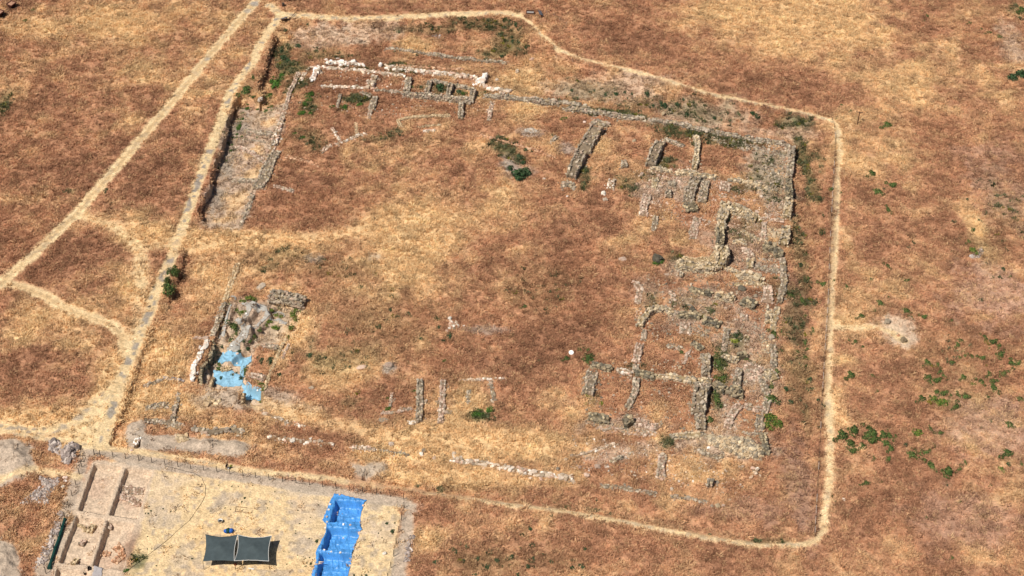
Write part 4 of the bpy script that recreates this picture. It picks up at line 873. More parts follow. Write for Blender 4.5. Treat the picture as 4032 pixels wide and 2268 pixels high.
# rubble spreads: uncountable
def rubble(label, pts, n, pal, size, name='stone_rubble', rise=0.0, cat='rubble'):
    p = W0(pts); lo, hi = p.min(0), p.max(0); mb = MB()
    x = rng.uniform(lo[0], hi[0], n*3); y = rng.uniform(lo[1], hi[1], n*3)
    d = sdf(x, y, p); k = d+rng.exponential(.25, len(d))-.2 < 0; x, y, d = x[k][:n], y[k][:n], d[k][:n]
    m = len(x); sz = size*np.stack([rng.uniform(.5, 1.3, m), rng.uniform(.5, 1, m), rng.uniform(.35, .8, m)], 1)*np.where(rng.random(m) < .12, 1.6, 1)[:, None]
    z = HS(x, y)+sz[:, 2]*.25+rise*np.clip(-d/1.5, 0, 1)*rng.random(m)
    stones(mb, np.column_stack([x, y, z]), sz, pcol(pal, m), None, .35)
    c = p.mean(0); o = mb.build(name, M['stone'], None, 'scol', False, (c[0], c[1], float(HS(*c)[0])))
    return tag(o, label, cat, None, 'stuff')
for r in [
 ('grey rubble spread along the inside of the upper right corner', [(3030, 560), (3118, 575), (3106, 760), (3020, 745), (3000, 640)], 430, 'grey', .4),
 ('pinkish rubble spread beside the bulging outer wall', [(3020, 780), (3100, 785), (3098, 850), (3008, 848)], 170, 'pink', .36),
 ('rubble filling the space between the two lowest outer walls', [(3008, 880), (3085, 895), (3080, 950), (3008, 945)], 260, 'yellow', .42),
 ('yellow rubble slope above the southern grass', [(2772, 1708), (2880, 1716), (2950, 1722), (2998, 1758), (2995, 1800), (2920, 1800), (2860, 1775), (2790, 1750)], 800, 'yellow', .5, 'stone_rubble', .5),
 ('thin rubble on the bank left of the upright walls', [(2560, 668), (2690, 665), (2700, 690), (2660, 760), (2540, 745)], 230, 'pink', .34),
 ('pinkish rubble below the two lower rooms', [(2290, 1640), (2420, 1660), (2600, 1700), (2540, 1710), (2360, 1690)], 230, 'pink', .34),
 ('heap of broken grey stones on the dry grass left of the fence corner, upper lobe', [(200, 1745), (228, 1742), (236, 1765), (240, 1790), (215, 1782), (198, 1770)], 150, 'gravel', .6, 'stone_heap', .5),
 ('heap of broken grey stones beside the fence corner', [(262, 1765), (290, 1752), (306, 1765), (300, 1790), (275, 1830), (250, 1822), (244, 1795)], 280, 'gravel', .55, 'stone_heap', .9),
 ('flat wedge of small grey stones on the grass left of the dig', [(162, 1885), (228, 1882), (226, 1920), (196, 1955), (192, 1980), (150, 1982), (78, 1986), (130, 1945), (170, 1915)], 950, 'gravel', .34, 'stone_heap', .1),
 ('curved grey stone scatter with a yellow green bush at the far right', [(3866, 975), (3872, 1000), (3835, 1020), (3818, 1005), (3845, 1000)], 230, 'gravel', .35, 'stone_heap', .2),
 ('loose pale stones along the left fence of the dig', [(238, 2010), (252, 2020), (215, 2140), (170, 2230), (130, 2240), (190, 2120)], 200, 'gravel', .35),
 ('broken stones beside the right fence of the plot', [(1612, 2105), (1632, 2108), (1608, 2210), (1590, 2210)], 90, 'gravel', .35),
 ('rubble on the upper right terrace', [(2760, 515), (2900, 548), (3030, 575), (3030, 600), (2950, 590), (2830, 560)], 330, 'grey', .36),
 ('rubble below the dark lumpy wall of the outer edge', [(2960, 1005), (3065, 1010), (3060, 1065), (2960, 1050)], 260, 'grey', .4),
 ('rubble lying right of the broad pinkish stump', [(2720, 1265), (2800, 1285), (2790, 1320), (2720, 1305)], 140, 'grey', .36),
 ('rubble scattered along the right edge of the ruins', [(3000, 1290), (3060, 1340), (3060, 1400), (3000, 1370)], 110, 'yellow', .4),
 ('pink rubble on the bank between two small rooms', [(2930, 1440), (3000, 1460), (3005, 1500), (2950, 1490)], 160, 'pink', .4),
 ('cluster of white field stones in the middle of the brown grass', [(1768, 1252), (1795, 1258), (1808, 1275), (1790, 1285), (1770, 1278)], 60, 'mixed', .42, 'stone_heap', .1),
 ('stony spill at the left edge of the right ruins', [(2500, 1200), (2530, 1200), (2525, 1260), (2498, 1255)], 40, 'pink', .35),
 ('pale stone spill below the old pit', [(800, 1550), (870, 1560), (860, 1590), (810, 1590)], 45, 'tan', .5),
 ('small grey stone spill on the bank under the upper path', [(1705, 120), (1730, 118), (1732, 135), (1712, 134)], 45, 'gravel', .4),
 ('stones spilled left of the spoil heap', [(690, 1705), (735, 1700), (738, 1725), (705, 1730)], 110, 'tan', .4),
 ('thin stony litter over the southern right grass', [(2250, 1700), (2600, 1740), (2900, 1860), (2950, 1950), (2600, 1900), (2250, 1830)], 420, 'mixed', .3),
 ('thin stony litter through the middle of the right ruins', [(2520, 1080), (2900, 1000), (3020, 1050), (3040, 1500), (2850, 1330), (2560, 1330)], 1100, 'grey', .34),
 ('thin stony litter through the upper right ruins', [(2480, 660), (2700, 640), (3000, 700), (3000, 1000), (2850, 900), (2560, 860)], 900, 'pink', .34)]:
    rubble(*r)
rubble('thin stony litter around the lower right rooms', [(2290, 1430), (2800, 1380), (3050, 1480), (3030, 1720), (2800, 1720), (2300, 1660)], 800, 'grey', .34)
rubble('thin stony litter among the northern rooms', [(1230, 260), (1700, 270), (1960, 330), (1940, 470), (1450, 460), (1150, 420)], 320, 'mixed', .3)

# ------------------------------------------------------------------ single stones
def boulder(label, u, v, size, pal='white', flat=.65, name='boulder', cat='boulder', group=None, long=1.0, rz=None):
    x, y, z = PG(u, v, size*flat*.4)
    b = MB(); n = 1
    import_lvl = 10
    # a rounded, faceted lump
    th = np.linspace(0, math.pi, 8)[1:-1]; ph = np.arange(11)*2*math.pi/11
    V = [(0, 0, 1)]+[(math.sin(t)*math.cos(p), math.sin(t)*math.sin(p), math.cos(t)) for t in th for p in ph]+[(0, 0, -1)]
    V = np.array(V); k = rng.random()*50
    V *= (1+.75*(vn(V[:, 0]*1.5+k, V[:, 1]*1.5+V[:, 2]*2.1, .8, 2)-.5)+rng.normal(0, .11, len(V)))[:, None]
    V = np.sign(V)*np.abs(V)**.75
    a = rng.random()*6.28 if rz is None else rz
    V = V*np.array([size*.5*long, size*.5*rng.uniform(.75, .95), size*.5*flat])
    V = np.stack([V[:, 0]*math.cos(a)-V[:, 1]*math.sin(a), V[:, 0]*math.sin(a)+V[:, 1]*math.cos(a), V[:, 2]+size*flat*.3], 1)
    Q = []; T = []; m = 11
    for i in range(len(th)-1):
        for j in range(m): Q.append((1+i*m+j, 1+(i+1)*m+j, 1+(i+1)*m+(j+1) % m, 1+i*m+(j+1) % m))
    e = len(V)-1; o0 = 1+(len(th)-1)*m
    for j in range(m): T += [(0, 1+j, 1+(j+1) % m), (e, o0+(j+1) % m, o0+j)]
    b.add(V, Q, T, pcol(pal, 1)*np.ones((len(V), 1))*rng.uniform(.85, 1.1, (len(V), 1)))
    o = b.build(name, M['stone'], None, 'scol', False); o.location = (x, y, z)
    return tag(o, label, cat, group)
for s_ in [
 ('rounded white boulder at the foot of the upper left scarp', 1027, 420, 1.3), ('white stone left of the row of big white blocks', 1282, 233, .9), ('flat white stone just behind the row of big white blocks', 1331, 229, 1.0, 'white', .4),
 ('lone white upright stone in the weeds behind the rooms', 1498, 254, 1.0, 'white', 1.2), ('white block on the grass left of the upper ruins', 2377, 760, 1.2, 'white', .8), ('white flat slab under the white block', 2383, 784, 1.1, 'white', .4),
 ('small pale stone in the brown grass below the long pier', 2236, 772, .6), ('white stone left of the foot of the long pier', 2143, 703, .7, 'white'), ('bright white boulder alone near the foot of the pink wall', 2645, 1925, .8, 'white', .9),
 ('bright white square slab among the southern blocks', 2389, 1836, 1.0, 'white', .35), ('pale pink squared block left of the bright white slab', 2353, 1836, 1.2, 'pink', .5), ('white upright stone above the south wall', 2253, 1793, .8, 'mixed', .9), ('white rounded stone left of the upright stone above the south wall', 2228, 1810, .9, 'mixed'),
 ('pink leaning stone between the south wall and the slabs', 2310, 1869, 1.0, 'pink', .6), ('pale stone right of the south wall top', 2284, 1839, .7, 'pink'), ('grey stone above the end of the south wall', 2196, 1845, .7, 'grey'),
 ('biggest of the three round grey boulders ending the south wall', 2825, 1990, 1.0, 'grey'), ('left of the three round grey boulders ending the south wall', 2804, 1992, .7, 'grey'), ('right of the three round grey boulders ending the south wall', 2847, 1990, .65, 'pink'),
 ('pale stone up right of the three round grey boulders', 2872, 1968, .6, 'mixed'), ('white stone with a dark shadow under the yellow rubble slope', 2790, 1762, .7, 'white'),
 ('pink grey flat slab lying in the brown grass right of the old pit', 1225, 1527, 1.1, 'pink', .3), ('grey smaller slab touching the pink grey slab', 1205, 1532, .9, 'grey', .25), ('long grey slab in the low rubble left of the upright wall', 1508, 1652, 1.3, 'grey', .3, 'boulder', 'boulder', None, 1.3, 0.1),
 ('white flat slab at the foot of the first upright wall', 1620, 1663, 1.3, 'white', .25, 'boulder', 'boulder', None, 1.3, 0.1), ('pale wedge stone standing at the foot of the first upright wall', 1643, 1657, .9, 'mixed', .9), ('pink rounded boulder in the southern straw', 1540, 1749, 1.1, 'pink', .6),
 ('grey flat stone on top of the small southern stone group', 1668, 1772, .9, 'grey', .5), ('pale stone of the small southern stone group', 1660, 1786, .9, 'mixed', .6), ('pinkish slab right of the small southern stone group', 1710, 1803, .9, 'pink', .5), ('pale squared stone above the left end of the south wall', 1788, 1784, 1.0, 'mixed', .5),
 ('white crumbling plaster lump in the greenish straw', 1531, 1434, 1.5, 'pink', .3), ('long pale slab in the straw left of the plaster lump', 1423, 1446, 1.2, 'pink', .3, 'boulder', 'boulder', None, 1.7, .3),
 ('largest bright stone of the white field cluster', 1771, 1252, .8, 'white', .6), ('pale stone at the bottom of the white field cluster', 1770, 1291, .6, 'mixed'), ('white double stone below the white field cluster', 1760, 1303, .7, 'mixed'), ('lone pale stone right of the white field cluster', 1826, 1282, .5, 'mixed'),
 ('large pale boulder at the head of the clearing', 3495, 1265, 1.4, 'yellow', .6), ('small brown rock below the large pale boulder', 3509, 1297, .7, 'yellow', .7), ('small cream rock in the middle of the clearing', 3532, 1314, .6, 'tan', .8), ('brown rock touching the small cream rock', 3538, 1319, .6, 'orange', .7), ('jagged dark rock at the lower end of the clearing', 3560, 1337, 1.2, 'dark', .9),
 ('grey boulder with a bright green bush under it', 2590, 1016, 2.1, 'dark', .8), ('dark grey boulder beside a bush at the right edge of the ruins', 3040, 1328, 1.4, 'grey', .9),
 ('grey leaning slab at the top of the old pit', 1026, 1128, 1.6, 'grey', .35, 'boulder', 'boulder', None, 1.5, 1.0), ('small white stone behind the shade canopy', 924, 2088, .45, 'white'), ('white stone by itself right of the blue tarpaulins', 1514, 2179, .7, 'white'),
 ('white squared stone beside the dig fence, topmost of three', 257, 1880, .9, 'white', .5), ('white squared stone beside the dig fence, middle of three', 257, 1894, .7, 'white', .5), ('white squared stone beside the dig fence, lowest of three', 247, 1916, .8, 'white', .5), ('small white bag like stone on the verge below the white retaining wall', 517, 1772, .6, 'white', .6),
 ('white flat stone in the brown field right of the lower path', 3322, 1966, .7, 'white', .4), ('whitish rubble column high on the right of the upper bank', 2037, 280, 1.0, 'mixed', .9), ('white rock group on the bank below the path bend', 2095, 232, 1.2, 'mixed', .6), ('grey stone spike on the bank beside the thin path posts', 2613, 447, 1.0, 'grey', 1.2), ('white stone in the grass right of the block wall', 1957, 312, .9, 'mixed'),
 ('pale boulder inside the grassy yard of the upper right ruins', 2998, 773, .8, 'mixed'), ('smaller pale boulder below the one in the grassy yard', 2970, 790, .7, 'mixed'), ('yellowish stone pair in the grass left of the shorter pier', 2497, 553, .9, 'yellow'), ('white stone left of the long pier head', 2302, 480, .8, 'white'),
 ('rounded grey boulder in the middle of the right ruins', 2922, 1135, 1.6, 'dark', .7), ('small yellowish boulder near the thick pale pink wall', 2975, 1164, .9, 'yellow', .8), ('black pointed rock above the lumpy middle walls', 2726, 1216, 1.2, 'dark', 1.1), ('pale lump of rubble in the dark brown grass', 2450, 1020, 1.6, 'pink', .3)]:
    boulder(*s_)

# ------------------------------------------------------------------ bushes
def bush_mesh(name, n, cols, leaf=.17, flat=.72, seed=0, hollow=0.0):
    g = np.random.default_rng(seed); b = MB()
    lob = [(g.normal(0, .42), g.normal(0, .42), g.uniform(.15, .45), g.uniform(.38, .62)) for _ in range(9)]+[(0, 0, .3, .55)]
    for _ in range(n):
        lx, ly, lz, lr = lob[g.integers(len(lob))]
        d = g.normal(0, 1, 3); d[2] = abs(d[2])*.9-.15; d /= np.linalg.norm(d)
        r = lr*(.55+.5*g.random()**.5)
        c = np.array([lx, ly, lz])+d*r; c[2] = max(c[2], .02)*flat*1.25
        nrm = d+g.normal(0, .55, 3); nrm /= np.linalg.norm(nrm)
        a = np.cross(nrm, g.normal(0, 1, 3)); a /= np.linalg.norm(a)+1e-9; e = np.cross(nrm, a)
        s = leaf*g.uniform(.6, 1.25)
        k = g.random(); cc = cols[g.integers(len(cols))]*g.uniform(.7, 1.25)
        b.add([c-a*s, c+e*s*.55, c+a*s, c-e*s*.55], [(0, 1, 2, 3)], None, cc)
    # short woody stems
    for _ in range(7):
        an = g.random()*6.28; rr = g.uniform(.2, .6)
        b.tube([(0, 0, -.1), (math.cos(an)*rr*.5, math.sin(an)*rr*.5, .25*flat), (math.cos(an)*rr, math.sin(an)*rr, .5*flat)], [.04, .03, .015], 5, srgb(90, 72, 52)*.8)
    o = b.build(name, M['leaf'], None, 'lcol'); COL.objects.unlink(o)
    return o.data
GR = [srgb(74, 100, 44)*.88, srgb(54, 78, 36)*.88, srgb(104, 122, 64)*.88, srgb(62, 88, 40)*.88, srgb(128, 118, 72)*.85]
GRY = [srgb(122, 140, 56)*.9, srgb(78, 108, 40)*.9, srgb(140, 132, 70)*.9, srgb(60, 92, 34)*.9]
GRD = [srgb(52, 78, 42)*.85, srgb(70, 92, 58)*.85, srgb(40, 62, 36)*.85, srgb(92, 104, 74)*.85]
GRB = [srgb(78, 114, 42)*.85, srgb(58, 94, 34)*.85, srgb(96, 126, 52)*.85]
GYL = [srgb(176, 172, 72)*.85, srgb(150, 156, 64)*.85, srgb(120, 134, 60)*.85]
BM = {'g': [bush_mesh('bush', 420, GR, seed=i) for i in (1, 2, 3)], 'y': [bush_mesh('bush', 420, GRY, seed=i) for i in (4, 5)], 'd': [bush_mesh('bush', 360, GRD, seed=i) for i in (6, 7)],
      'b': [bush_mesh('bush', 400, GRB, seed=i) for i in (8, 9)], 'l': [bush_mesh('bush', 300, GYL, seed=i) for i in (10,)]}
ORD = ['leftmost', 'second from left', 'third from left', 'fourth from left', 'fifth from left', 'sixth from left', 'seventh from left', 'eighth from left', 'ninth from left', 'tenth from left', 'eleventh from left', 'twelfth from left', 'thirteenth from left', 'fourteenth from left']
CLUSTERS = []
def bushes(desc, noun, lst, sx=1.0, ox=0.0, oy=0.0, kind='g', share=None, cat='bush', name='bush', hf=.8):
    L = []
    for q in lst:
        a, b_, ra = q[0], q[1], q[2]; rb = q[3] if len(q) > 3 and not isinstance(q[3], str) else ra*.85
        kd = q[-1] if isinstance(q[-1], str) else kind
        L.append((ox+a/sx, oy+b_/sx, ra/sx, rb/sx, kd))
    L.sort(); CLUSTERS.append((desc, noun, L, share, cat, name, hf))
def place_bushes():
    areas = sorted([q[2]*q[3] for c in CLUSTERS if not c[3] for q in c[2]], reverse=True)
    cut = areas[min(284, len(areas)-1)]; rest = MB()
    for desc, noun, L, share, cat, name, hf in CLUSTERS:
        small = [] if share else [q for q in L if q[2]*q[3] < cut]
        L = L if share else [q for q in L if q[2]*q[3] >= cut]
        for q in small: grow(q, hf, None, rest)
        n = len(L)
        for i, q in enumerate(L):
            o = grow(q, hf, name, None, i)
            nn = noun[:-2] if noun.endswith('bushes') else noun[:-1] if noun.endswith('s') else noun
            if share: lb = share
            elif n == 1: lb = f'{nn} {desc}'
            elif n == 2: lb = f'{("left", "right")[i]} one of two {noun} {desc}'
            else: lb = f'{"rightmost" if i == n-1 else ORD[i]} of {n} {noun} {desc}'
            if len(lb.replace('-', ' ').split()) > 16: print('LONG', len(lb.split()), lb)
            tag(o, lb, cat, f'{noun} {desc}' if n > 1 else None)
    tag(rest.build('small_shrubs', M['leaf'], None, 'lcol'), 'smallest green shrubs and tufts dotted over banks, ruins and fields', 'shrubs', None, 'stuff')
def grow(q, hf, name, rest, i=0):
    u, v, ra, rb, kd = q
    s = S(u, v); rx = ra/s*1.1; ry = max(rb*1.1/(s*.78), rx*.5); hz = min(rx, ry)*hf
    x, y, z = PG(u, v, hz*.45); ms = BM[kd]
    if rest is not None:
        me = ms[0]; V = np.empty(len(me.vertices)*3, np.float32); me.vertices.foreach_get('co', V); V = V.reshape(-1, 3)
        nq = 380*4 if len(V) > 380*4 else len(V)//4*4; nq = (min(len(V), 300*4)//4)*4
        Cc = np.empty(len(me.vertices)*4, np.float32); me.attributes['lcol'].data.foreach_get('color', Cc)
        rest.add(V[:nq]*[rx, ry, hz*1.15]+[x, y, z-.03], np.arange(nq).reshape(-1, 4), None, Cc.reshape(-1, 4)[:nq, :3]); return None
    o = bpy.data.objects.new(name, ms[i % len(ms)]); COL.objects.link(o)
    o.location = (x, y, z-.03); o.scale = (rx, ry, hz*1.15)
    o.rotation_euler = (0, 0, 0 if abs(rx-ry) > .25*rx else (i*1.7) % 6.28)
    return o
E1 = (2.4147, 3000, 0); E2 = (2.4147, 3000, 600); E3 = (2.4147, 3000, 1200); E4 = (2.496, 3000, 1700); N2 = (2.415, 1000, 0); N3 = (2.415, 2000, 0); N1 = (2.415, 0, 0); M1 = (2.415, 0, 600); M3 = (2.415, 2000, 600); L3 = (2.415, 2000, 1200); L2 = (2.415, 1000, 1200); Z1 = (2.73, 730, 1100); Z2 = (3.0325, 730, 1330)
bushes('near the top edge', 'tiny green bushes', [(1518, 100, 16, 8), (1572, 152, 22), (1545, 197, 15)], *E1)
bushes('down the straw slope top right', 'small green bushes', [(1978, 217, 25, 14), (2090, 275, 16), (2165, 308, 35, 14), (2258, 345, 28)], *E1)
bushes('in the top right corner', 'green bushes', [(2475, 95, 38), (2440, 132, 17), (2340, 105, 17)], *E1)
bushes('at the right edge, largest far right', 'grey green thickets', [(2390, 735, 60, 40, 'd'), (2455, 690, 60, 55, 'd')], *E1)
bushes('standing right of the tall signpost', 'wide dark green bush', [(1198, 1190, 52, 32)], *E1)
bushes('beside the path corner and signpost', 'tiny green bushes', [(757, 1000, 20), (848, 1053, 17), (715, 1125, 12), (1460, 1270, 18, 12, 'd')], *E1)
bushes('right of the upper straight path', 'round green bushes', [(1050, 205, 41), (1240, 310, 46, 30), (1105, 372, 42), (1165, 345, 18, 16, 'd'), (1203, 545, 28, 32)], *E2)
bushes('on the right verge of the upper straight path', 'tiny green bushes', [(757, 380, 13), (755, 467, 11), (688, 1215, 12)], *E2)
bushes('beside the pale straw streak at far right', 'small bushes', [(1955, 445, 16, 14, 'd'), (2010, 730, 19, 25), (1970, 850, 25, 20)], *E2)
bushes('by the grey stone scatter at far right', 'bright yellow green bush', [(2020, 928, 32, 36, 'y')], *E2)
bushes('in the field above the clearing', 'green bushes', [(1195, 1075, 28), (1375, 1218, 29), (1040, 1210, 19), (808, 1280, 20, 28), (1125, 1428, 38, 24), (1205, 1375, 14), (1520, 1358, 14)], *E2)
bushes('low in the field at far right', 'faint green bushes', [(2300, 1100, 18, 28, 'd'), (2365, 1175, 18), (2200, 1187, 14), (2085, 1405, 30, 20, 'd')], *E2)
bushes('left of the rail fence, upper group', 'green bushes', [(580, 1252, 42, 26), (660, 345, 26, 18), (445, 1195, 22, 16), (275, 1360, 40, 20), (385, 1405, 30, 35), (355, 1060, 32, 24, 'd')], *E2)
bushes('around the clearing with rocks', 'green bushes', [(950, 110, 40, 23), (1075, 55, 22, 16), (1375, 55, 36, 28), (1425, 120, 23, 20), (1540, 115, 36, 24), (1805, 150, 22, 16), (1200, 75, 10)], *E3)
bushes('below the clearing path', 'small green bushes', [(830, 340, 20, 16), (890, 352, 26, 22), (960, 398, 20, 12)], *E3)
bushes('highest in the bushy patch at far right', 'round green bushes', [(2115, 297, 27), (1893, 340, 26, 22), (1865, 382, 25, 26), (2195, 350, 40, 36), (2255, 385, 26), (2252, 420, 14), (2168, 415, 18)], *E3)
bushes('across the middle of the far bushy patch', 'round green bushes', [(1883, 505, 22), (1940, 485, 22), (1993, 485, 29), (2095, 505, 36, 26), (2265, 475, 42, 34), (2300, 452, 26, 20), (2370, 550, 36, 32), (2435, 548, 30, 34)], *E3)
bushes('left in the far bushy patch', 'round green bushes', [(1578, 558, 38, 36), (1672, 565, 18, 30), (1805, 543, 28, 24), (1700, 630, 34, 22), (1725, 672, 26), (1578, 685, 34, 34), (1590, 722, 30, 24), (1660, 718, 41, 38)], *E3)
bushes('low right in the far bushy patch', 'round green bushes', [(1920, 692, 33, 27), (2083, 728, 41, 28), (2010, 748, 22, 20, 'y'), (2165, 660, 28, 30), (2292, 655, 36, 36), (2345, 632, 24, 20), (2390, 612, 30, 16), (2195, 725, 28, 24), (2240, 725, 28, 16), (2208, 788, 41, 44)], *E3)
bushes('lowest in the far bushy patch', 'round green bushes', [(1728, 840, 41, 36), (1663, 830, 24, 20), (1860, 852, 26, 22), (1940, 868, 42, 34), (1527, 898, 46, 32), (1688, 925, 56, 46, 'y'), (1850, 960, 42, 34), (1775, 920, 28, 24), (1600, 870, 16), (1800, 862, 20, 16)], *E3)
bushes('alone at the right picture edge beside the bushy patch', 'green bushes', [(2460, 895, 32, 28), (2150, 878, 24, 20)], *E3)
bushes('just right of the straight path', 'green bushes', [(850, 672, 44, 36), (1055, 672, 26, 16), (1100, 820, 16)], *E3)
bushes('in the left clump by the path', 'dark green bushes', [(770, 1245, 62, 46), (870, 1190, 50, 46), (845, 1310, 42, 34), (860, 1390, 46, 30), (850, 1345, 36, 24)], *E3)
bushes('in the middle clump by the path', 'dark green bushes', [(1020, 1175, 46, 38), (1050, 1225, 52, 42), (1045, 1290, 50, 42), (960, 1350, 46, 34), (1000, 1240, 32, 34)], *E3)
bushes('in the right clump by the path', 'dark green bushes', [(1160, 1240, 44, 38), (1215, 1245, 34, 36), (1185, 1315, 38, 34), (1230, 1370, 32, 32), (1275, 1250, 20, 18)], *E3)
bushes('spread right of the dense clumps', 'green bushes', [(1485, 1218, 54, 31, 'y'), (1608, 1185, 26, 28), (1697, 1215, 29, 28), (1640, 1340, 20, 22), (1430, 1425, 46, 38), (1455, 1380, 28, 22), (1555, 1400, 50, 28), (1600, 1385, 22, 16), (1370, 1330, 25, 18, 'd')], *E3)
bushes('low at the right picture edge', 'wide green bushes', [(2358, 1138, 43, 29), (2345, 1415, 62, 36)], *E3)
bushes('left of the straight path, middle group', 'green bushes', [(412, 100, 24, 20), (490, 245, 20, 32), (408, 355, 23, 46), (330, 450, 35, 22), (330, 497, 20, 18), (410, 495, 35, 20), (435, 412, 26, 16), (410, 578, 22, 18), (370, 215, 20, 16)], *E3)
bushes('left of the straight path, lower group', 'grey green bushes', [(475, 800, 32, 16), (535, 905, 30, 18), (465, 700, 28, 30), (275, 920, 30, 20), (160, 935, 26, 22), (545, 1165, 18, 16), (225, 790, 34, 24)], *E3, 'd')
bushes('against the right edge of the ruins', 'green bushes', [(110, 265, 40, 32), (185, 245, 20, 34), (150, 650, 36, 38), (185, 430, 36, 22), (95, 770, 28, 44), (95, 890, 52, 48)], *E3)
bushes('at the lower right corner of the ruins', 'broad green bushes', [(90, 1060, 48, 40), (120, 1120, 56, 44), (60, 1140, 40, 40), (160, 1150, 36, 28)], *E3, 'y')
bushes('below the clumps by the path', 'round green bushes', [(1105, 265, 19, 28), (1245, 262, 23, 31), (1660, 320, 46, 44), (1825, 390, 56, 48), (1945, 362, 32, 30), (2003, 308, 20, 30), (1695, 138, 22, 26)], *E4)
bushes('near the lower right edge', 'dull green bushes', [(2420, 312, 30, 24, 'd'), (2362, 365, 28, 28, 'y'), (2555, 315, 22, 36)], *E4)
bushes('thinly over the lower right field', 'small green bushes', [(1030, 505, 50, 22), (1340, 500, 14), (1180, 490, 17, 12), (1950, 680, 15, 18), (2250, 525, 17, 14), (1875, 1240, 22, 18), (1815, 490, 12), (1620, 840, 12, 16)], *E4)
bushes('on the verge of the lower straight path', 'small dull bushes', [(655, 1035, 18, 16), (725, 683, 16, 12), (692, 630, 16, 20), (1820, 525, 14, 12)], *E4, 'd')
bushes('on the north bank, left group', 'dark green bushes', [(930, 897, 20, 24), (1023, 887, 25, 24), (1112, 878, 19, 20), (1180, 890, 14, 22), (1137, 930, 13, 16), (820, 862, 16, 16), (607, 858, 20, 18)], *N3, 'd')
bushes('on the north bank, middle group', 'dark green bushes', [(1325, 885, 30, 42), (1375, 950, 14), (1383, 997, 19, 25), (1452, 970, 22, 20), (1493, 995, 33, 40), (1610, 990, 26, 20), (1695, 1085, 28, 24), (1670, 945, 16, 18)], *N3, 'd')
bushes('on the north bank, right group', 'dark green bushes', [(2320, 1070, 28, 26), (2372, 1100, 30, 26), (1965, 1120, 22, 20), (2030, 1138, 15, 14), (2110, 1150, 16, 12), (1990, 1215, 22, 14)], *N3, 'd')
bushes('below the bend of the upper path', 'dark green bushes', [(40, 350, 20, 18), (45, 392, 18, 24), (100, 400, 20, 18), (170, 450, 18, 20), (80, 225, 16, 40), (100, 283, 14), (570, 738, 24, 12)], *N3, 'd')
bushes('in the grass between terrace wall and plaster floor', 'bright green bush', [(540, 1128, 32, 18, 'b')], *N3)
bushes('by the stump and orange stone line', 'small dark bushes', [(420, 1285, 18, 18), (170, 1422, 28, 18), (228, 1437, 14, 14)], *N3, 'd')
bushes('under the upper left scarp', 'light green bushes', [(220, 785, 70, 52), (145, 915, 32, 36), (175, 770, 30, 36), (268, 712, 34, 24)], *N2, 'b')
bushes('on the bank under the large panel', 'dark green bushes', [(270, 538, 36, 34), (260, 470, 24, 40), (330, 575, 40, 26), (295, 283, 24, 18), (425, 430, 36, 26)], *N2, 'd')
bushes('around the white boulder', 'tiny green tufts', [(125, 988, 15, 14), (170, 1008, 19, 16), (180, 1042, 15, 13), (118, 1053, 19, 18), (138, 1023, 11, 9), (65, 1062, 12, 8), (40, 1035, 14, 12)], *N2, 'b')
bushes('in brown grass below the rooms', 'bright green bushes', [(545, 900, 45, 30), (515, 945, 30, 24), (490, 985, 26, 30), (455, 1020, 20, 18), (460, 1075, 32, 26), (540, 1075, 22, 22)], *N2, 'b')
bushes('in the weedy room below the brown rooms', 'bright green bushes', [(865, 1015, 36, 22), (750, 1013, 26, 15), (995, 990, 28, 18)], *N2, 'b')
bushes('along the left boundary wall', 'small green tufts', [(275, 1170, 20, 16), (212, 1232, 11, 12), (40, 1300, 14, 12), (390, 1270, 20, 16), (470, 1305, 20, 14), (425, 768, 18, 12)], *N2, 'b')
bushes('on the bank below the upper path', 'small dark bushes', [(1695, 275, 20, 16), (510, 230, 16, 12), (1340, 485, 18, 14), (1385, 490, 15, 12), (1555, 520, 22, 16), (2210, 560, 28, 18), (2350, 530, 22, 20)], *N2, 'd')
bushes('inside the little cells', 'green bushes', [(1760, 820, 60, 40, 'd'), (1990, 890, 26, 20, 'b'), (1500, 830, 30, 18, 'b'), (1950, 870, 36, 24, 'd')], *N2)
bushes('on the upper left scarp brow', 'dense green bushes', [(2335, 870, 52, 46), (2405, 920, 22, 18), (2360, 830, 26, 24), (2405, 740, 22, 26)], *N1, 'g')
bushes('in the upper bare cut', 'tiny green tufts', [(2360, 990, 14, 12), (2358, 1030, 21, 18), (2310, 1075, 15, 12), (2305, 1130, 17, 14), (2265, 1135, 15, 10), (2285, 1165, 20, 14)], *N1, 'b')
bushes('in the lower bare cut', 'tiny green tufts', [(2275, 1205, 20, 30), (2270, 1230, 15, 12), (2255, 1275, 13, 12), (2215, 1305, 11), (2250, 1305, 11), (2300, 1297, 13, 10), (2200, 1375, 20, 11), (2195, 1432, 15, 14)], *N1, 'b')
bushes('in the straw near the rail wagons', 'tiny green tufts', [(315, 95, 18, 14), (240, 195, 18, 15)], *N1, 'b')
bushes('beside the track crossing', 'small dark bushes', [(1005, 365, 22, 30), (1055, 490, 14, 20), (735, 460, 10), (1455, 1278, 13, 9), (1540, 1270, 10)], *M1, 'd')
bushes('by the pale earth in the centre', 'big dark green bushes', [(85, 195, 80, 72), (180, 180, 46, 44), (110, 40, 34, 30), (150, 95, 34, 26), (20, 150, 36, 30)], *M3, 'd')
bushes('tucked under the grey boulder', 'bright green bush', [(1445, 1045, 46, 30, 'b')], *M3)
bushes('in the shadow of the tall ragged wall', 'bright green bush', [(2095, 620, 24, 60, 'b')], *M3)
bushes('near the white millstone', 'green bushes', [(760, 490, 40, 42), (755, 430, 30, 18), (800, 515, 30, 24), (750, 535, 34, 24), (560, 512, 36, 22), (680, 423, 25, 24)], *L3, 'g')
bushes('in the green strip between walls', 'green bushes', [(2000, 540, 38, 40), (2010, 600, 40, 30), (2030, 700, 40, 36), (1985, 480, 30, 30)], *L3, 'g')
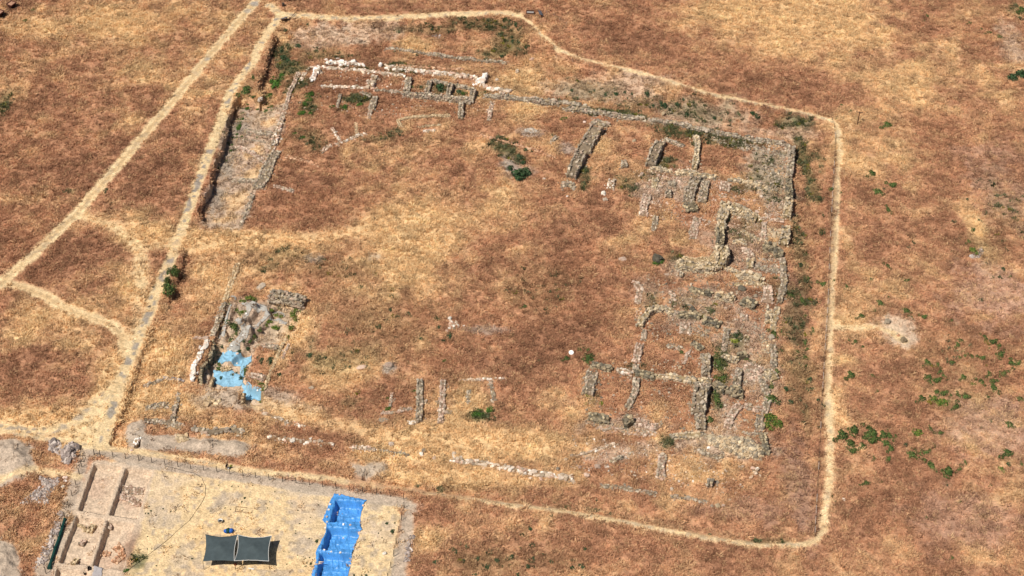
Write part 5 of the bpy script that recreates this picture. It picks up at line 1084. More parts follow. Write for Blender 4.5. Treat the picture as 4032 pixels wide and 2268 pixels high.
bushes('in the long shadow of the massive wall', 'green bushes', [(1990, 900, 42, 50), (1925, 1095, 38, 32), (1985, 850, 26, 26)], *L3, 'g')
bushes('on the lower left room walls', 'yellow green bushes', [(750, 860, 26, 24), (890, 940, 26, 22), (740, 935, 24, 16), (810, 905, 18, 14)], *L3, 'l')
bushes('in the middle of the right ruins', 'yellow green bushes', [(2145, 340, 34, 32), (2100, 320, 28, 16), (2165, 285, 28, 24, 'd')], *L3, 'l')
bushes('dotting the right ruins', 'small green bushes', [(1650, 447, 26, 18), (2265, 510, 36, 18), (160, 15, 30, 18), (295, 530, 22, 14, 'd'), (2210, 280, 20, 14)], *L3, 'g')
bushes('in the straw of the southern rooms', 'bright green bushes', [(2140, 1040, 56, 30), (2230, 990, 34, 30), (2090, 1030, 26, 20)], *L2, 'b')
bushes('in the greenish straw right of the pit', 'small dark tufts', [(530, 480, 36, 24), (680, 495, 20, 20), (880, 275, 18, 16), (945, 232, 14, 10), (1585, 320, 24, 18), (1300, 45, 18, 22), (770, 270, 12), (400, 540, 14, 18), (750, 590, 22, 26), (540, 400, 12, 20), (1080, 540, 18, 22), (1310, 470, 16, 18), (910, 590, 18, 14)], *L2, 'd')
bushes('below the white field cluster', 'dark green bushes', [(1865, 290, 30, 36), (1810, 335, 22, 22), (1910, 225, 24, 22), (1755, 215, 26, 20), (1765, 130, 16, 20)], *L2, 'd')
bushes('by the upright southern wall', 'small green tufts', [(1525, 818, 24, 16), (1280, 990, 24, 20), (1275, 885, 16, 14), (1815, 530, 18, 14)], *L2, 'b')
bushes('at the back of the old pit', 'green bushes', [(605, 350, 56, 48), (610, 225, 36, 28), (700, 190, 44, 30), (755, 215, 24, 22), (455, 258, 32, 24), (400, 405, 30, 30)], *Z1, 'y')
bushes('between the grey felt sheets', 'green bushes', [(520, 530, 66, 46), (345, 530, 26, 36), (550, 580, 32, 32), (495, 645, 32, 30), (735, 600, 34, 40), (690, 660, 26, 26), (790, 545, 30, 22)], *Z1, 'g')
bushes('right in the upper old pit', 'green bushes', [(870, 480, 24, 24), (970, 510, 52, 36), (905, 450, 32, 26), (990, 380, 30, 28), (1035, 395, 22, 22), (1170, 380, 40, 54), (1125, 520, 36, 32), (1015, 305, 22, 20), (915, 328, 24, 20), (1190, 320, 30, 24), (1235, 330, 14, 20), (1105, 610, 22, 24)], *Z1, 'y')
bushes('on the upper faded blue sheet', 'green bushes', [(440, 140, 24, 24), (570, 215, 18, 16), (640, 162, 32, 22), (745, 175, 36, 24), (705, 125, 26, 22)], *Z2, 'd')
bushes('around the sill between faded sheets', 'green bushes', [(400, 305, 40, 26), (398, 365, 34, 30), (320, 300, 22, 30), (712, 370, 32, 46), (700, 432, 20, 32)], *Z2, 'g')
bushes('growing through the widest faded sheet', 'dark green bushes', [(420, 475, 26, 24), (570, 430, 30, 30), (605, 420, 22, 20), (660, 475, 30, 24), (735, 490, 24, 20)], *Z2, 'd')
bushes('on the lower right pit brink', 'green bushes', [(935, 590, 32, 46), (895, 725, 26, 26), (685, 718, 22, 28), (870, 510, 42, 26), (905, 545, 32, 22), (170, 485, 36, 22)], *Z2, 'y')
bushes('on the ledge right of faded sheets', 'dull green bushes', [(905, 275, 30, 40), (1010, 275, 42, 48), (905, 430, 24, 26), (865, 235, 18, 26), (1130, 430, 30, 30), (1085, 170, 20, 20)], *Z2, 'd')
bushes('between the fence posts and the verge', 'dark bushes', [(1860, 560, 24, 30), (2140, 355, 12), (1650, 540, 40, 12)], 2.551, 1000, 1700, 'd')
bushes('on the verge of the southern path', 'small dark bushes', [(890, 682, 18, 20), (790, 775, 36, 16), (440, 842, 20, 14), (1030, 822, 20, 18), (2485, 1085, 26, 24), (2030, 1030, 22, 12), (470, 708, 18, 14)], 2.551, 2000, 1700, 'd')
bushes('in the brown grass at the bottom edge', 'faint green bushes', [(230, 975, 30, 18), (780, 1175, 24, 18), (40, 1260, 26, 26), (640, 1365, 30, 24), (740, 1350, 30, 26), (550, 1400, 18, 18), (200, 1350, 26, 20), (440, 1305, 24, 18), (255, 1272, 18, 20), (95, 1425, 32, 20)], 2.551, 2000, 1700, 'd')
bushes('right of the plot fence', 'faint green bushes', [(2140, 1150, 26, 22), (2250, 1275, 24, 24), (2350, 1360, 26, 30), (1830, 1310, 40, 20), (2440, 1290, 26, 20), (2100, 1290, 26, 16), (2230, 1430, 30, 16), (2030, 1210, 18, 22)], 2.551, 1000, 1700, 'd')
bushes('right of the tarpaulins', 'small dark weeds', [(1335, 920, 20, 12), (1390, 1000, 24, 20), (1250, 1018, 8), (1287, 1063, 8), (1115, 1084, 8), (1275, 988, 7), (1415, 915, 10, 8)], 2.551, 1000, 1700, 'd')
bushes('left of the tarpaulins', 'dark green weed', [(630, 1098, 20, 17)], 2.551, 1000, 1700, 'd')
bushes('beside the hose end', 'bright lime green plant', [(1272, 1395, 24, 18, 'b')], 2.551, 0, 1700)
bushes('beside the rail wagons rim', 'dull tuft', [(1290, 20, 12, 10, 'd')], 12.07, 0, 0)
dots = [(475, 742, 8), (440, 790, 7), (565, 857, 7), (135, 765, 7), (515, 925, 7), (460, 920, 8), (650, 735, 8), (420, 995, 7), (420, 1020, 7), (555, 1072, 9), (350, 1210, 6), (300, 1203, 6), (495, 1255, 6), (515, 1270, 7), (558, 1263, 8), (500, 1283, 6), (530, 1315, 8), (570, 1322, 14), (525, 1345, 8), (513, 1350, 6), (330, 1330, 7), (435, 1240, 7), (1060, 1240, 6), (1085, 1220, 6), (1190, 1237, 6), (1225, 1245, 6), (1130, 1305, 6), (1095, 1378, 7), (1170, 1390, 7), (1150, 1407, 8), (1110, 1410, 7), (1085, 1440, 9), (1125, 1440, 14), (1005, 1440, 12), (210, 597, 7), (380, 715, 7), (455, 590, 6), (155, 700, 6)]
bushes('plot', 'weeds', dots, 2.551, 1000, 1700, 'd', 'small dark weed tuft on the pale trampled straw inside the fenced plot', 'weed', 'weed_tuft')
dots2 = [(1495, 748, 9), (1515, 793, 10), (1490, 820, 10), (1460, 818, 8), (1635, 772, 10), (1765, 785, 8), (1715, 800, 7), (2195, 537, 8), (2330, 545, 8), (2395, 552, 7), (2455, 660, 14), (2428, 702, 10), (2260, 765, 8), (2120, 795, 7), (2315, 778, 7), (1480, 1175, 7), (1525, 1175, 7), (1480, 1270, 9), (1572, 1345, 9), (1930, 1272, 10), (1480, 1050, 8), (1935, 1075, 7), (1960, 1075, 7), (2025, 1072, 7)]
bushes('plot', 'weeds', dots2, 2.551, 0, 1700, 'd', 'small dark weed tuft on the pale trampled straw inside the fenced plot', 'weed', 'weed_tuft')

# two small trees by the left path, trunk and crown
def tree(label, u, v, ru, rv, h):
    s = S(u, v); r = ru/s; x, y, z = PG(u, v, h*.6)
    t = empty('small_tree', (x, y, z), 0, label, 'tree')
    b = MB(); b.tube([(0, 0, -.2), (.05, 0, h*.3), (-.03, .05, h*.6)], [.14, .11, .07], 7)
    for a in range(5):
        an = a*1.3; b.tube([(0, 0, h*.3), (math.cos(an)*r*.4, math.sin(an)*r*.4, h*.55), (math.cos(an)*r*.7, math.sin(an)*r*.7, h*.75)], [.07, .05, .02], 5)
    b.build('trunk', M['stem'], t)
    o = bpy.data.objects.new('crown', bush_mesh('crown', 900, GR, .13, .9, int(u))); COL.objects.link(o); o.parent = t
    o.location = (0, 0, h*.28); o.scale = (r, rv/(s*.8), h*.68)
tree('upper of the green trees on the brink beside the left path', 687, 1064, 25, 18, 2.2)
tree('slim green tree between the two rounder ones beside the left path', 660, 1104, 14, 12, 1.8)
tree('lowest and roundest green tree on the brink beside the left path', 665, 1140, 27, 26, 2.4)

# ------------------------------------------------------------------ sheets laid over the ground
def inpoly(x, y, p):
    return sdf(x, y, p) < 0
def sheet(name, label, cat, poly, material, step=.14, lift=.05, wr=.05, wscale=.9, ragged=.12, fall=None, group=None, folds=0.0, sag=.35):
    p = WG(poly)[:, :2]; lo, hi = p.min(0)-.3, p.max(0)+.3
    xs = np.arange(lo[0], hi[0], step); ys = np.arange(lo[1], hi[1], step)
    gx_, gy_ = np.meshgrid(xs, ys, indexing='ij'); d = sdf(gx_, gy_, p)+(vn(gx_, gy_, .7, 3)-.5)*2*ragged+(vn(gx_, gy_, 1.9, 4)-.5)*2*ragged
    z = HS(gx_.ravel(), gy_.ravel()).reshape(gx_.shape)
    zs = z.copy()                                     # the sheet bridges sharp edges
    for _ in range(3):
        zz = zs.copy(); zz[1:-1, 1:-1] = (zs[:-2, 1:-1]+zs[2:, 1:-1]+zs[1:-1, :-2]+zs[1:-1, 2:])/4; zs = np.maximum(zz, z)
    z = z*(1-sag)+zs*sag
    r1 = 1-np.abs(2*vn(gx_+.6*vn(gx_, gy_, 2, 1), gy_, wscale, 5)-1); r2 = 1-np.abs(2*vn(gx_, gy_, wscale*.45, 6)-1)
    z = z+lift+wr*(r1**3*1.6+r2**3*.8)
    if folds:
        z = z+folds*(1-np.abs(2*vn(gx_*1.0+gy_*.2, gy_*.25, .55, 7)-1))**4*sst(-.1, -1.2, d)
    z = z-.03*sst(-.15, .0, d)
    keep = d < 0
    i_ = np.arange(gx_.size).reshape(gx_.shape)
    q = np.stack([i_[:-1, :-1], i_[1:, :-1], i_[1:, 1:], i_[:-1, 1:]], -1).reshape(-1, 4)
    ok = keep.ravel()[q].all(1); q = q[ok]; u, inv = np.unique(q, return_inverse=True)
    b = MB(); b.add(np.stack([gx_, gy_, z], -1).reshape(-1, 3)[u], inv.reshape(-1, 4))
    c = p.mean(0); o = b.build(name, material, None, None, True, (c[0], c[1], float(HS(*c)[0])))
    m = o.modifiers.new('thickness', 'SOLIDIFY'); m.thickness = .012; m.offset = -1
    return tag(o, label, cat, group)
sheet('blue_tarp', 'bright blue tarpaulin sunk into the topmost of three pits, nearest the fence', 'tarpaulin', B2([(800, 622), (880, 632), (1000, 660), (1138, 690), (1110, 720), (1088, 800), (1070, 850), (1082, 905), (1072, 950), (1080, 965), (900, 950), (728, 940), (690, 890), (725, 800), (765, 700)]), M['blue'], .12, .07, .11, .9, .1, None, 'blue tarpaulins over the pits', .16, .06)
sheet('blue_tarp', 'bright blue tarpaulin lining the middle of three pits', 'tarpaulin', B2([(722, 925), (900, 928), (1070, 940), (1085, 985), (1035, 1075), (1010, 1150), (1000, 1215), (830, 1205), (622, 1205), (640, 1160), (690, 1060), (722, 985)]), M['blue'], .12, .10, .11, .9, .1, None, 'blue tarpaulins over the pits', .16, .06)
sheet('blue_tarp', 'bright blue tarpaulin cut by the bottom edge, lining the lowest pit', 'tarpaulin', B2([(640, 1172), (820, 1180), (1002, 1195), (980, 1290), (955, 1400), (930, 1560), (540, 1560), (580, 1420), (622, 1290), (620, 1220)]), M['blue'], .12, .13, .11, .9, .1, None, 'blue tarpaulins over the pits', .16, .06)
# stones and bags that hold the tarpaulins down
def weight_stone(label, u, v, s, group, lift, matl='white'):
    x, y, z = PG(u, v, .1); b = MB(); stones(b, np.array([[0, 0, s*.3]]), np.array([[s, s*.85, s*.6]]), pcol(matl, 1), None, .1, .05)
    o = b.build('weight_stone', M['stone'], None, 'scol'); o.location = (x, y, z+lift); return tag(o, label, 'stone', group)
ws = [(860, 636, 'on the upper rim of the topmost'), (765, 735, 'highest on the left rim of the topmost'), (751, 789, 'second down the left rim of the topmost'), (733, 860, 'third down the left rim of the topmost'), (735, 911, 'at the lower left corner of the topmost'), (1097, 746, 'on the right rim of the topmost'),
      (899, 937, 'in the middle of the ridge under the topmost'), (968, 943, 'right on the ridge under the topmost'), (716, 972, 'on the upper left rim of the middle'), (778, 1210, 'in the middle of the ridge under the middle'), (868, 1220, 'right on the ridge under the middle'), (705, 1195, 'left on the ridge under the middle'), (622, 1337, 'on the left rim of the lowest'), (965, 1340, 'on the right rim of the lowest'), (1058, 1020, 'on the right rim of the middle')]
for a, b_, d_ in ws: weight_stone(f'white stone {d_} blue tarpaulin', 1000+a/2.551, 1700+b_/2.551, .42, 'white stones weighing down the blue tarpaulins', .14, 'white')
# faded sheets in the old pit
sheet('faded_sheet', 'torn faded blue sheet, uppermost in the old pit', 'old sheet', ZQ([(445, 165), (560, 165), (690, 148), (795, 205), (785, 290), (735, 330), (715, 400), (705, 470), (640, 440), (655, 350), (590, 345), (540, 330), (450, 335), (390, 300), (380, 265)]), M['oldblue'], .13, .08, .12, .9, .12, None, 'faded blue sheets in the old pit', .1)
sheet('faded_sheet', 'widest faded blue sheet on the floor of the old pit', 'old sheet', ZQ([(338, 388), (430, 395), (560, 385), (640, 430), (700, 465), (690, 520), (670, 580), (560, 585), (430, 572), (318, 556)]), M['oldblue'], .13, .06, .09, .9, .08, None, 'faded blue sheets in the old pit', .08)
sheet('faded_sheet', 'faded blue sheet spilling down the lower right lobe of the old pit', 'old sheet', ZQ([(670, 500), (740, 505), (800, 575), (915, 618), (905, 680), (850, 745), (690, 742), (680, 620), (665, 570)]), M['oldblue'], .13, .07, .1, .9, .1, None, 'faded blue sheets in the old pit', .1)
# grey felt over buried walls
GF = 'grey felt sheets over the walls of the old pit'
sheet('felt_cover', 'grey felt sheet over the wall arch at the head of the old pit', 'felt sheet', ZP([(595, 270), (650, 215), (665, 240), (760, 245), (840, 262), (885, 300), (890, 350), (850, 355), (760, 300), (715, 325), (690, 380), (600, 475), (560, 480), (480, 490), (470, 460), (560, 420), (650, 350), (655, 295)]), M['felt'], .13, .05, .05, .9, .06, None, GF)
sheet('felt_cover', 'grey felt sheet draped along the right wall and down the middle of the old pit', 'felt sheet', ZP([(880, 335), (935, 400), (860, 440), (800, 500), (740, 550), (690, 570), (660, 640), (600, 690), (560, 790), (410, 800), (440, 740), (530, 660), (600, 560), (590, 500), (680, 500), (760, 480), (830, 400)]), M['felt'], .13, .07, .06, .9, .06, None, GF)
sheet('felt_cover', 'narrow grey felt strip hanging along the left side of the old pit', 'felt sheet', ZP([(480, 250), (510, 265), (475, 340), (460, 420), (445, 520), (425, 650), (385, 620), (350, 650), (380, 520), (420, 440), (440, 340)]), M['felt'], .13, .06, .06, .7, .05, None, GF)
sheet('felt_cover', 'grey felt sheet on the mound at the right of the old pit', 'felt sheet', ZP([(905, 405), (1000, 405), (1100, 460), (1080, 490), (1000, 480), (960, 440), (900, 430)]), M['felt'], .13, .06, .05, .7, .05, None, GF)
sheet('felt_cover', 'small pale felt sheet on the low wall at the upper left of the old pit', 'felt sheet', ZP([(440, 185), (530, 178), (560, 200), (545, 240), (520, 210), (445, 205)]), M['felt'], .13, .12, .04, .7, .05, None, GF)
sheet('felt_cover', 'grey felt sheet around the bushes near the thick masonry wall', 'felt sheet', ZP([(910, 350), (985, 335), (1070, 365), (1080, 400), (1050, 430), (1040, 385), (980, 365), (930, 375)]), M['felt'], .13, .1, .04, .7, .05, None, GF)
for n_, (a, b_) in enumerate([(430, 525), (480, 765), (425, 795), (655, 375), (790, 285), (735, 500), (620, 605), (495, 690)]):
    weight_stone(['white stone on the left felt strip', 'white stone at the foot of the long felt sheet', 'white stone between felt and faded sheet', 'white stone on the left arm of the felt arch', 'white stone on top of the felt arch', 'white stone on the right felt wall', 'white stone halfway down the long felt sheet', 'white stone on the left edge of the long felt sheet'][n_], 730+a/2.73, 1100+b_/2.73, .4, 'white stones holding the felt sheets', .12)
for a, b_, l_ in [(535, 153, 'white stone on the upper edge of the uppermost faded sheet'), (480, 183, 'white stone at the upper left of the uppermost faded sheet'), (615, 308, 'white stone in the middle of the uppermost faded sheet'), (858, 610, 'white stone on the lower right faded sheet'), (688, 632, 'white stone at the left edge of the lower right faded sheet'), (620, 195, 'white stone right of the felt foot on the faded sheet')]:
    weight_stone(l_, 730+a/3.0325, 1330+b_/3.0325, .4, 'white stones holding the faded sheets', .1)
# pale plaster floor patch and grey membrane in the dig
sheet('plaster_floor', 'pale plaster floor patch in the brown grass', 'floor patch', [(2062, 508), (2100, 502), (2120, 512), (2116, 524), (2085, 526), (2064, 520)], mat('pale_plaster', srgb(214, 202, 186)*.8, .95, [(3, .75, 1.12, 4)]), .16, .16, .03, .8, .1)
sheet('grey_membrane', 'pale grey membrane spread in the lowest dig square', 'sheet', c1([(800, 450), (900, 480), (950, 500), (920, 620), (760, 620), (790, 540)], 3.64, 150, 2100), mat('pale_membrane', srgb(188, 180, 178)*.8, .7, [(5, .85, 1.1, 3)]), .12, .08, .04, .6, .05)

# ------------------------------------------------------------------ shade canopies
def canopy(label, cor, h, peak, cords, flap=0):
    c4 = [P0(u, v, h)[:2]+(0,) for u, v in cor]       # TL TR BR BL at height h
    g = [np.array([float(a[0]), float(a[1])]) for a in c4]
    ctr = sum(g)/4; gz = float(HS(*ctr)[0])
    root = empty('shade_canopy', (ctr[0], ctr[1], gz), 0, label, 'shade canopy', 'shade canopies over the plot')
    n = 26; V = []
    for i in range(n+1):
        for j in range(n+1):
            s, t = i/n, j/n
            q = g[0]*(1-s)*(1-t)+g[1]*s*(1-t)+g[2]*s*t+g[3]*(1-s)*t
            pull = .22*(4*s*(1-s)*abs(2*t-1)**6); pull2 = .22*(4*t*(1-t)*abs(2*s-1)**6)
            q = q+(ctr-q)*(pull*.5+pull2*.42)
            rr = math.hypot(s-.5, t-.5)
            e = max(abs(2*s-1), abs(2*t-1))
            z = h-.25*4*s*(1-s)*abs(2*t-1)**3-.25*4*t*(1-t)*abs(2*s-1)**3+(peak-h+.1)*math.exp(-(rr/.16)**1.3)+.12*(1-rr)
            k_ = label.count('a'); z += .16*(vn(s*3+k_, t*3, 1.0, 3)-.5)+.07*(1-abs(2*vn(s*6+k_+t*4, t*2-s*2, 1.0, 4)-1))**3
            V.append((q[0]-ctr[0], q[1]-ctr[1], z))
    b = MB(); ii = np.arange((n+1)**2).reshape(n+1, n+1)
    Q = np.stack([ii[:-1, :-1], ii[:-1, 1:], ii[1:, 1:], ii[1:, :-1]], -1).reshape(-1, 4)[:, ::-1]
    b.add(V, Q); f = b.build('fabric', M['net'], root, None, True)
    m = f.modifiers.new('t', 'SOLIDIFY'); m.thickness = .01
    Va = np.array(V).reshape(n+1, n+1, 3)
    edges = {'t': Va[:, 0], 'r': Va[-1, :], 'b': Va[:, -1], 'l': Va[0, :]}
    for k in cords:
        b = MB(); b.tube(edges[k]+np.array([0, 0, .03]), .045, 5); b.build('edge_cord', M['rope'], root)
    for k, q in enumerate((Va[0, 0], Va[-1, 0], Va[-1, -1], Va[0, -1])):
        b = MB(); b.tube([(q[0], q[1], -.1), (q[0], q[1], q[2])], .04, 6); b.build('pole', M['iron'], root)
    b = MB(); b.tube([(0, 0, -.1), (0, 0, peak-.02)], .04, 6); b.build('pole', M['iron'], root)
    return root
canopy('dark green grey shade canopy on the left, without white edging on three sides', [(809, 2101), (936, 2103), (922, 2206), (798, 2209)], 2.1, 2.5, 'r')
canopy('dark green grey shade canopy on the right, edged with white cord', [(937, 2103), (1069, 2108), (1058, 2206), (923, 2206)], 2.15, 2.55, 'tlrb')

# ------------------------------------------------------------------ dig fence
fn = [(371, 1793), (397, 1797), (447, 1800), (497, 1807)]
fn = [(b[0], b[1]) for b in fn]
north = B1([(1135, 255), (1263, 273), (1395, 293), (1527, 312), (1658, 331), (1788, 353), (1917, 372), (2047, 390), (2180, 407), (2311, 425), (2441, 445)])+B2([(20, 467), (153, 485), (288, 500), (423, 517), (557, 535), (690, 553), (825, 572), (960, 591), (1095, 612), (1233, 630), (1368, 651), (1505, 678)])
east = B2([(1505, 678), (1509, 768), (1484, 890), (1457, 1008), (1429, 1130), (1406, 1252), (1376, 1367), (1345, 1480)])
west = B1([(822, 355), (798, 428), (764, 537), (725, 644), (690, 757), (652, 865), (618, 980), (583, 1080), (543, 1195), (504, 1305), (463, 1425), (425, 1540)])
cornr = c1([(710, 303), (845, 322)], 5.824, 250, 1740)
fence = empty('wire_fence', (*PG(1000, 1880)[:2], 0), 0, 'dark steel post and wire fence enclosing the dig plot', 'fence')
def gnd(pts): return [np.array(PG(u, v)) for u, v in pts]
f0 = np.array(fence.location)
def post(p, h=1.55, r=.06, parent=fence, org=f0, nm='post', m='iron', lean=0):
    b = MB(); q = np.array(p)-org; b.tube([(0, 0, -.2), (lean, 0, h)], r, 6); o = b.build(nm, M[m], parent); o.location = q; return o
gn, ge, gw, gc_ = gnd(north), gnd(east), gnd(west), gnd(cornr)
for p in gn+ge[1:]+gw+gc_: post(p)
def wires(line, name='wire_mesh', h=1.45, cell=.28):
    b = MB()
    for p, q in zip(line[:-1], line[1:]):
        L = np.linalg.norm(q-p); k = int(L/cell)
        for z in np.arange(.1, h+.01, .27): b.tube([p-f0+(0, 0, z), q-f0+(0, 0, z)], .006, 3, None, False)
        for t in range(k+1):
            s = p+(q-p)*t/max(k, 1)-f0; b.tube([s+(0, 0, .08), s+(0, 0, h-.02)], .005, 3, None, False)
    b.build(name, M['wire'], fence)
wires(gc_+gn); wires(ge); wires(gw)
# gate frame and brace at the fence corner
def gate():
    a = c1([(358, 448), (468, 462), (505, 360)], 5.824, 250, 1740); g = gnd(a)
    b = MB(); h = 1.5
    for p, q in ((g[0], g[1]), (g[1], g[2])):
        for z in (.08, h): b.tube([p-f0+(0, 0, z), q-f0+(0, 0, z)], .035, 5)
    for p in g: b.tube([p-f0+(0, 0, -.1), p-f0+(0, 0, h)], .035, 5)
    b.build('gate_frame', M['iron'], fence)
gate()
b = MB(); b.tube([gc_[0]-f0+(0, 0, .5), gc_[1]-f0+(.1, 0, .55)], .04, 5); b.build('brace', M['iron'], fence)
# dark green mesh hung on the lower west fence
net_l = gnd(B1([(655, 885), (635, 960), (610, 1040), (585, 1110), (560, 1180), (535, 1260), (512, 1330), (497, 1385)]))
b = MB(); q0 = net_l[0]
b.tube([p-q0+(0, 0, .32+.05*math.sin(i*1.7)) for i, p in enumerate(net_l)], [.26, .28, .3, .27, .3, .28, .32, .42], 9)
o = b.build('shade_net_roll', M['greennet'], None, None, False); o.location = q0; tag(o, 'long dark green roll of shade netting along the left dig fence', 'netting')

# ------------------------------------------------------------------ small things on the plot
hp = gnd(B1([(1272, 1400), (1500, 1232), (1700, 1072), (1900, 892), (2010, 742), (2066, 632), (2062, 545), (2030, 470), (1950, 412), (1880, 402), (1800, 380), (1650, 340)]))
b = MB(); q0 = hp[0]
pts = []
for p, q in zip(hp[:-1], hp[1:]):
    for k in range(5): pts.append(p+(q-p)*k/5-q0+np.array([.05*math.sin(len(pts)*.9), 0, .03]))
pts.append(hp[-1]-q0+(0, 0, .03)); b.tube(pts, .035, 5)
o = b.build('water_hose', M['black'], None); o.location = q0; tag(o, 'dark hose snaking across the trampled straw', 'hose')
def lathe(prof, n=14):
    V = []; Q = []
    for r, z in prof:
        for k in range(n): V.append((r*math.cos(2*math.pi*k/n), r*math.sin(2*math.pi*k/n), z))
    for i in range(len(prof)-1):
        for k in range(n): Q.append((i*n+k, i*n+(k+1) % n, (i+1)*n+(k+1) % n, (i+1)*n+k))
    return V, Q
def vessel(label, u, v, r, h, m, tiltx=0, cat='bucket', name='bucket'):
    x, y, z = PG(u, v); t = empty(name, (x, y, z), 0, label, cat); t.rotation_euler = (tiltx, 0, .4)
    V, Q = lathe([(0.01, 0), (r*.8, 0), (r, h), (r*1.05, h), (r*.93, h-.02), (r*.74, .04), (.01, .04)]); b = MB(); b.add(V, Q); b.build('shell', M[m], t, None, True)
    b = MB(); V, Q = lathe([(.01, h*.55), (r*.86, h*.55)]); b.add(V, Q); b.build('contents', M['black'], t)
    b = MB(); b.tube([(r*math.cos(a), 0, h+r*.9*math.sin(a)) for a in np.linspace(0, math.pi, 9)], .012, 5); b.build('handle', M['iron'], t)
vessel('white bucket with dark inside on the straw left of the metal frame', 868, 2057, .42, .6, 'white', 0)
vessel('orange bucket below the shade canopies', 926, 2225, .22, .32, 'orange')
# open rectangular frame lying on the straw
fr = gnd(B1([(2480, 764), (2372, 754), (2362, 800), (2475, 810)]))
b = MB(); b.tube([p-fr[0]+(0, 0, .06) for p in fr], .05, 5); o = b.build('metal_frame', M['rust'], None); o.location = fr[0]; tag(o, 'rusty three sided rectangular frame lying on the straw', 'metal frame')
# bundle behind the canopy
x, y, z = PG(900, 2096); t = empty('blue_bundle', (x, y, z), 0, 'blue plastic sacks with a dark green cloth over them behind the canopy', 'bundle')
for nm, off, sz_, m in [('sack', (-.35, 0, .35), (.5, .45, .4), 'bluebox'), ('sack', (.45, .05, .38), (.5, .5, .42), 'bluebox'), ('cloth', (-.05, .02, .5), (.42, .55, .36), 'greennet')]:
    b = MB(); V, Q = lathe([(.02, -1), (.6, -.8), (.95, -.2), (.9, .4), (.55, .85), (.02, 1)], 12); V = np.array(V); V *= (1+.25*(vn(V[:, 0]*2+9, V[:, 1]*2+V[:, 2], .6, 2)-.5))[:, None]
    b.add(V*np.array(sz_), Q); o = b.build(nm, M[m], t, None, True); o.location = off
# board with a handle
x, y, z = PG(989, 2240); t = empty('wooden_float', (x, y, z), -.25, 'white board on a stick lying on the straw below the right canopy', 'board')
b = MB(); b.box(-.5, .5, -.12, .12, .03, .09); b.build('board', M['white'], t)
b = MB(); b.tube([(0, -.1, .05), (-.08, -.55, .05)], .03, 6); b.build('handle', M['iron'], t)
# dark crates and bottle at the lowest dig square
x, y, z = PG(351, 2240); t = empty('crate', (x, y, z), .2, 'dark open crate on the baulk of the lowest dig square', 'crate')
b = MB(); b.box(-.25, .25, -.35, .35, 0, .05); b.build('base', M['black'], t)
for a in ((-.25, -.22, -.35, .35), (.22, .25, -.35, .35), (-.22, .22, -.35, -.32), (-.22, .22, .32, .35)):
    b = MB(); b.box(a[0], a[1], a[2], a[3], .05, .35); b.build('side', M['iron'], t)
vessel('dark bucket at the bottom edge in the lowest dig square', 335, 2262, .22, .5, 'black')

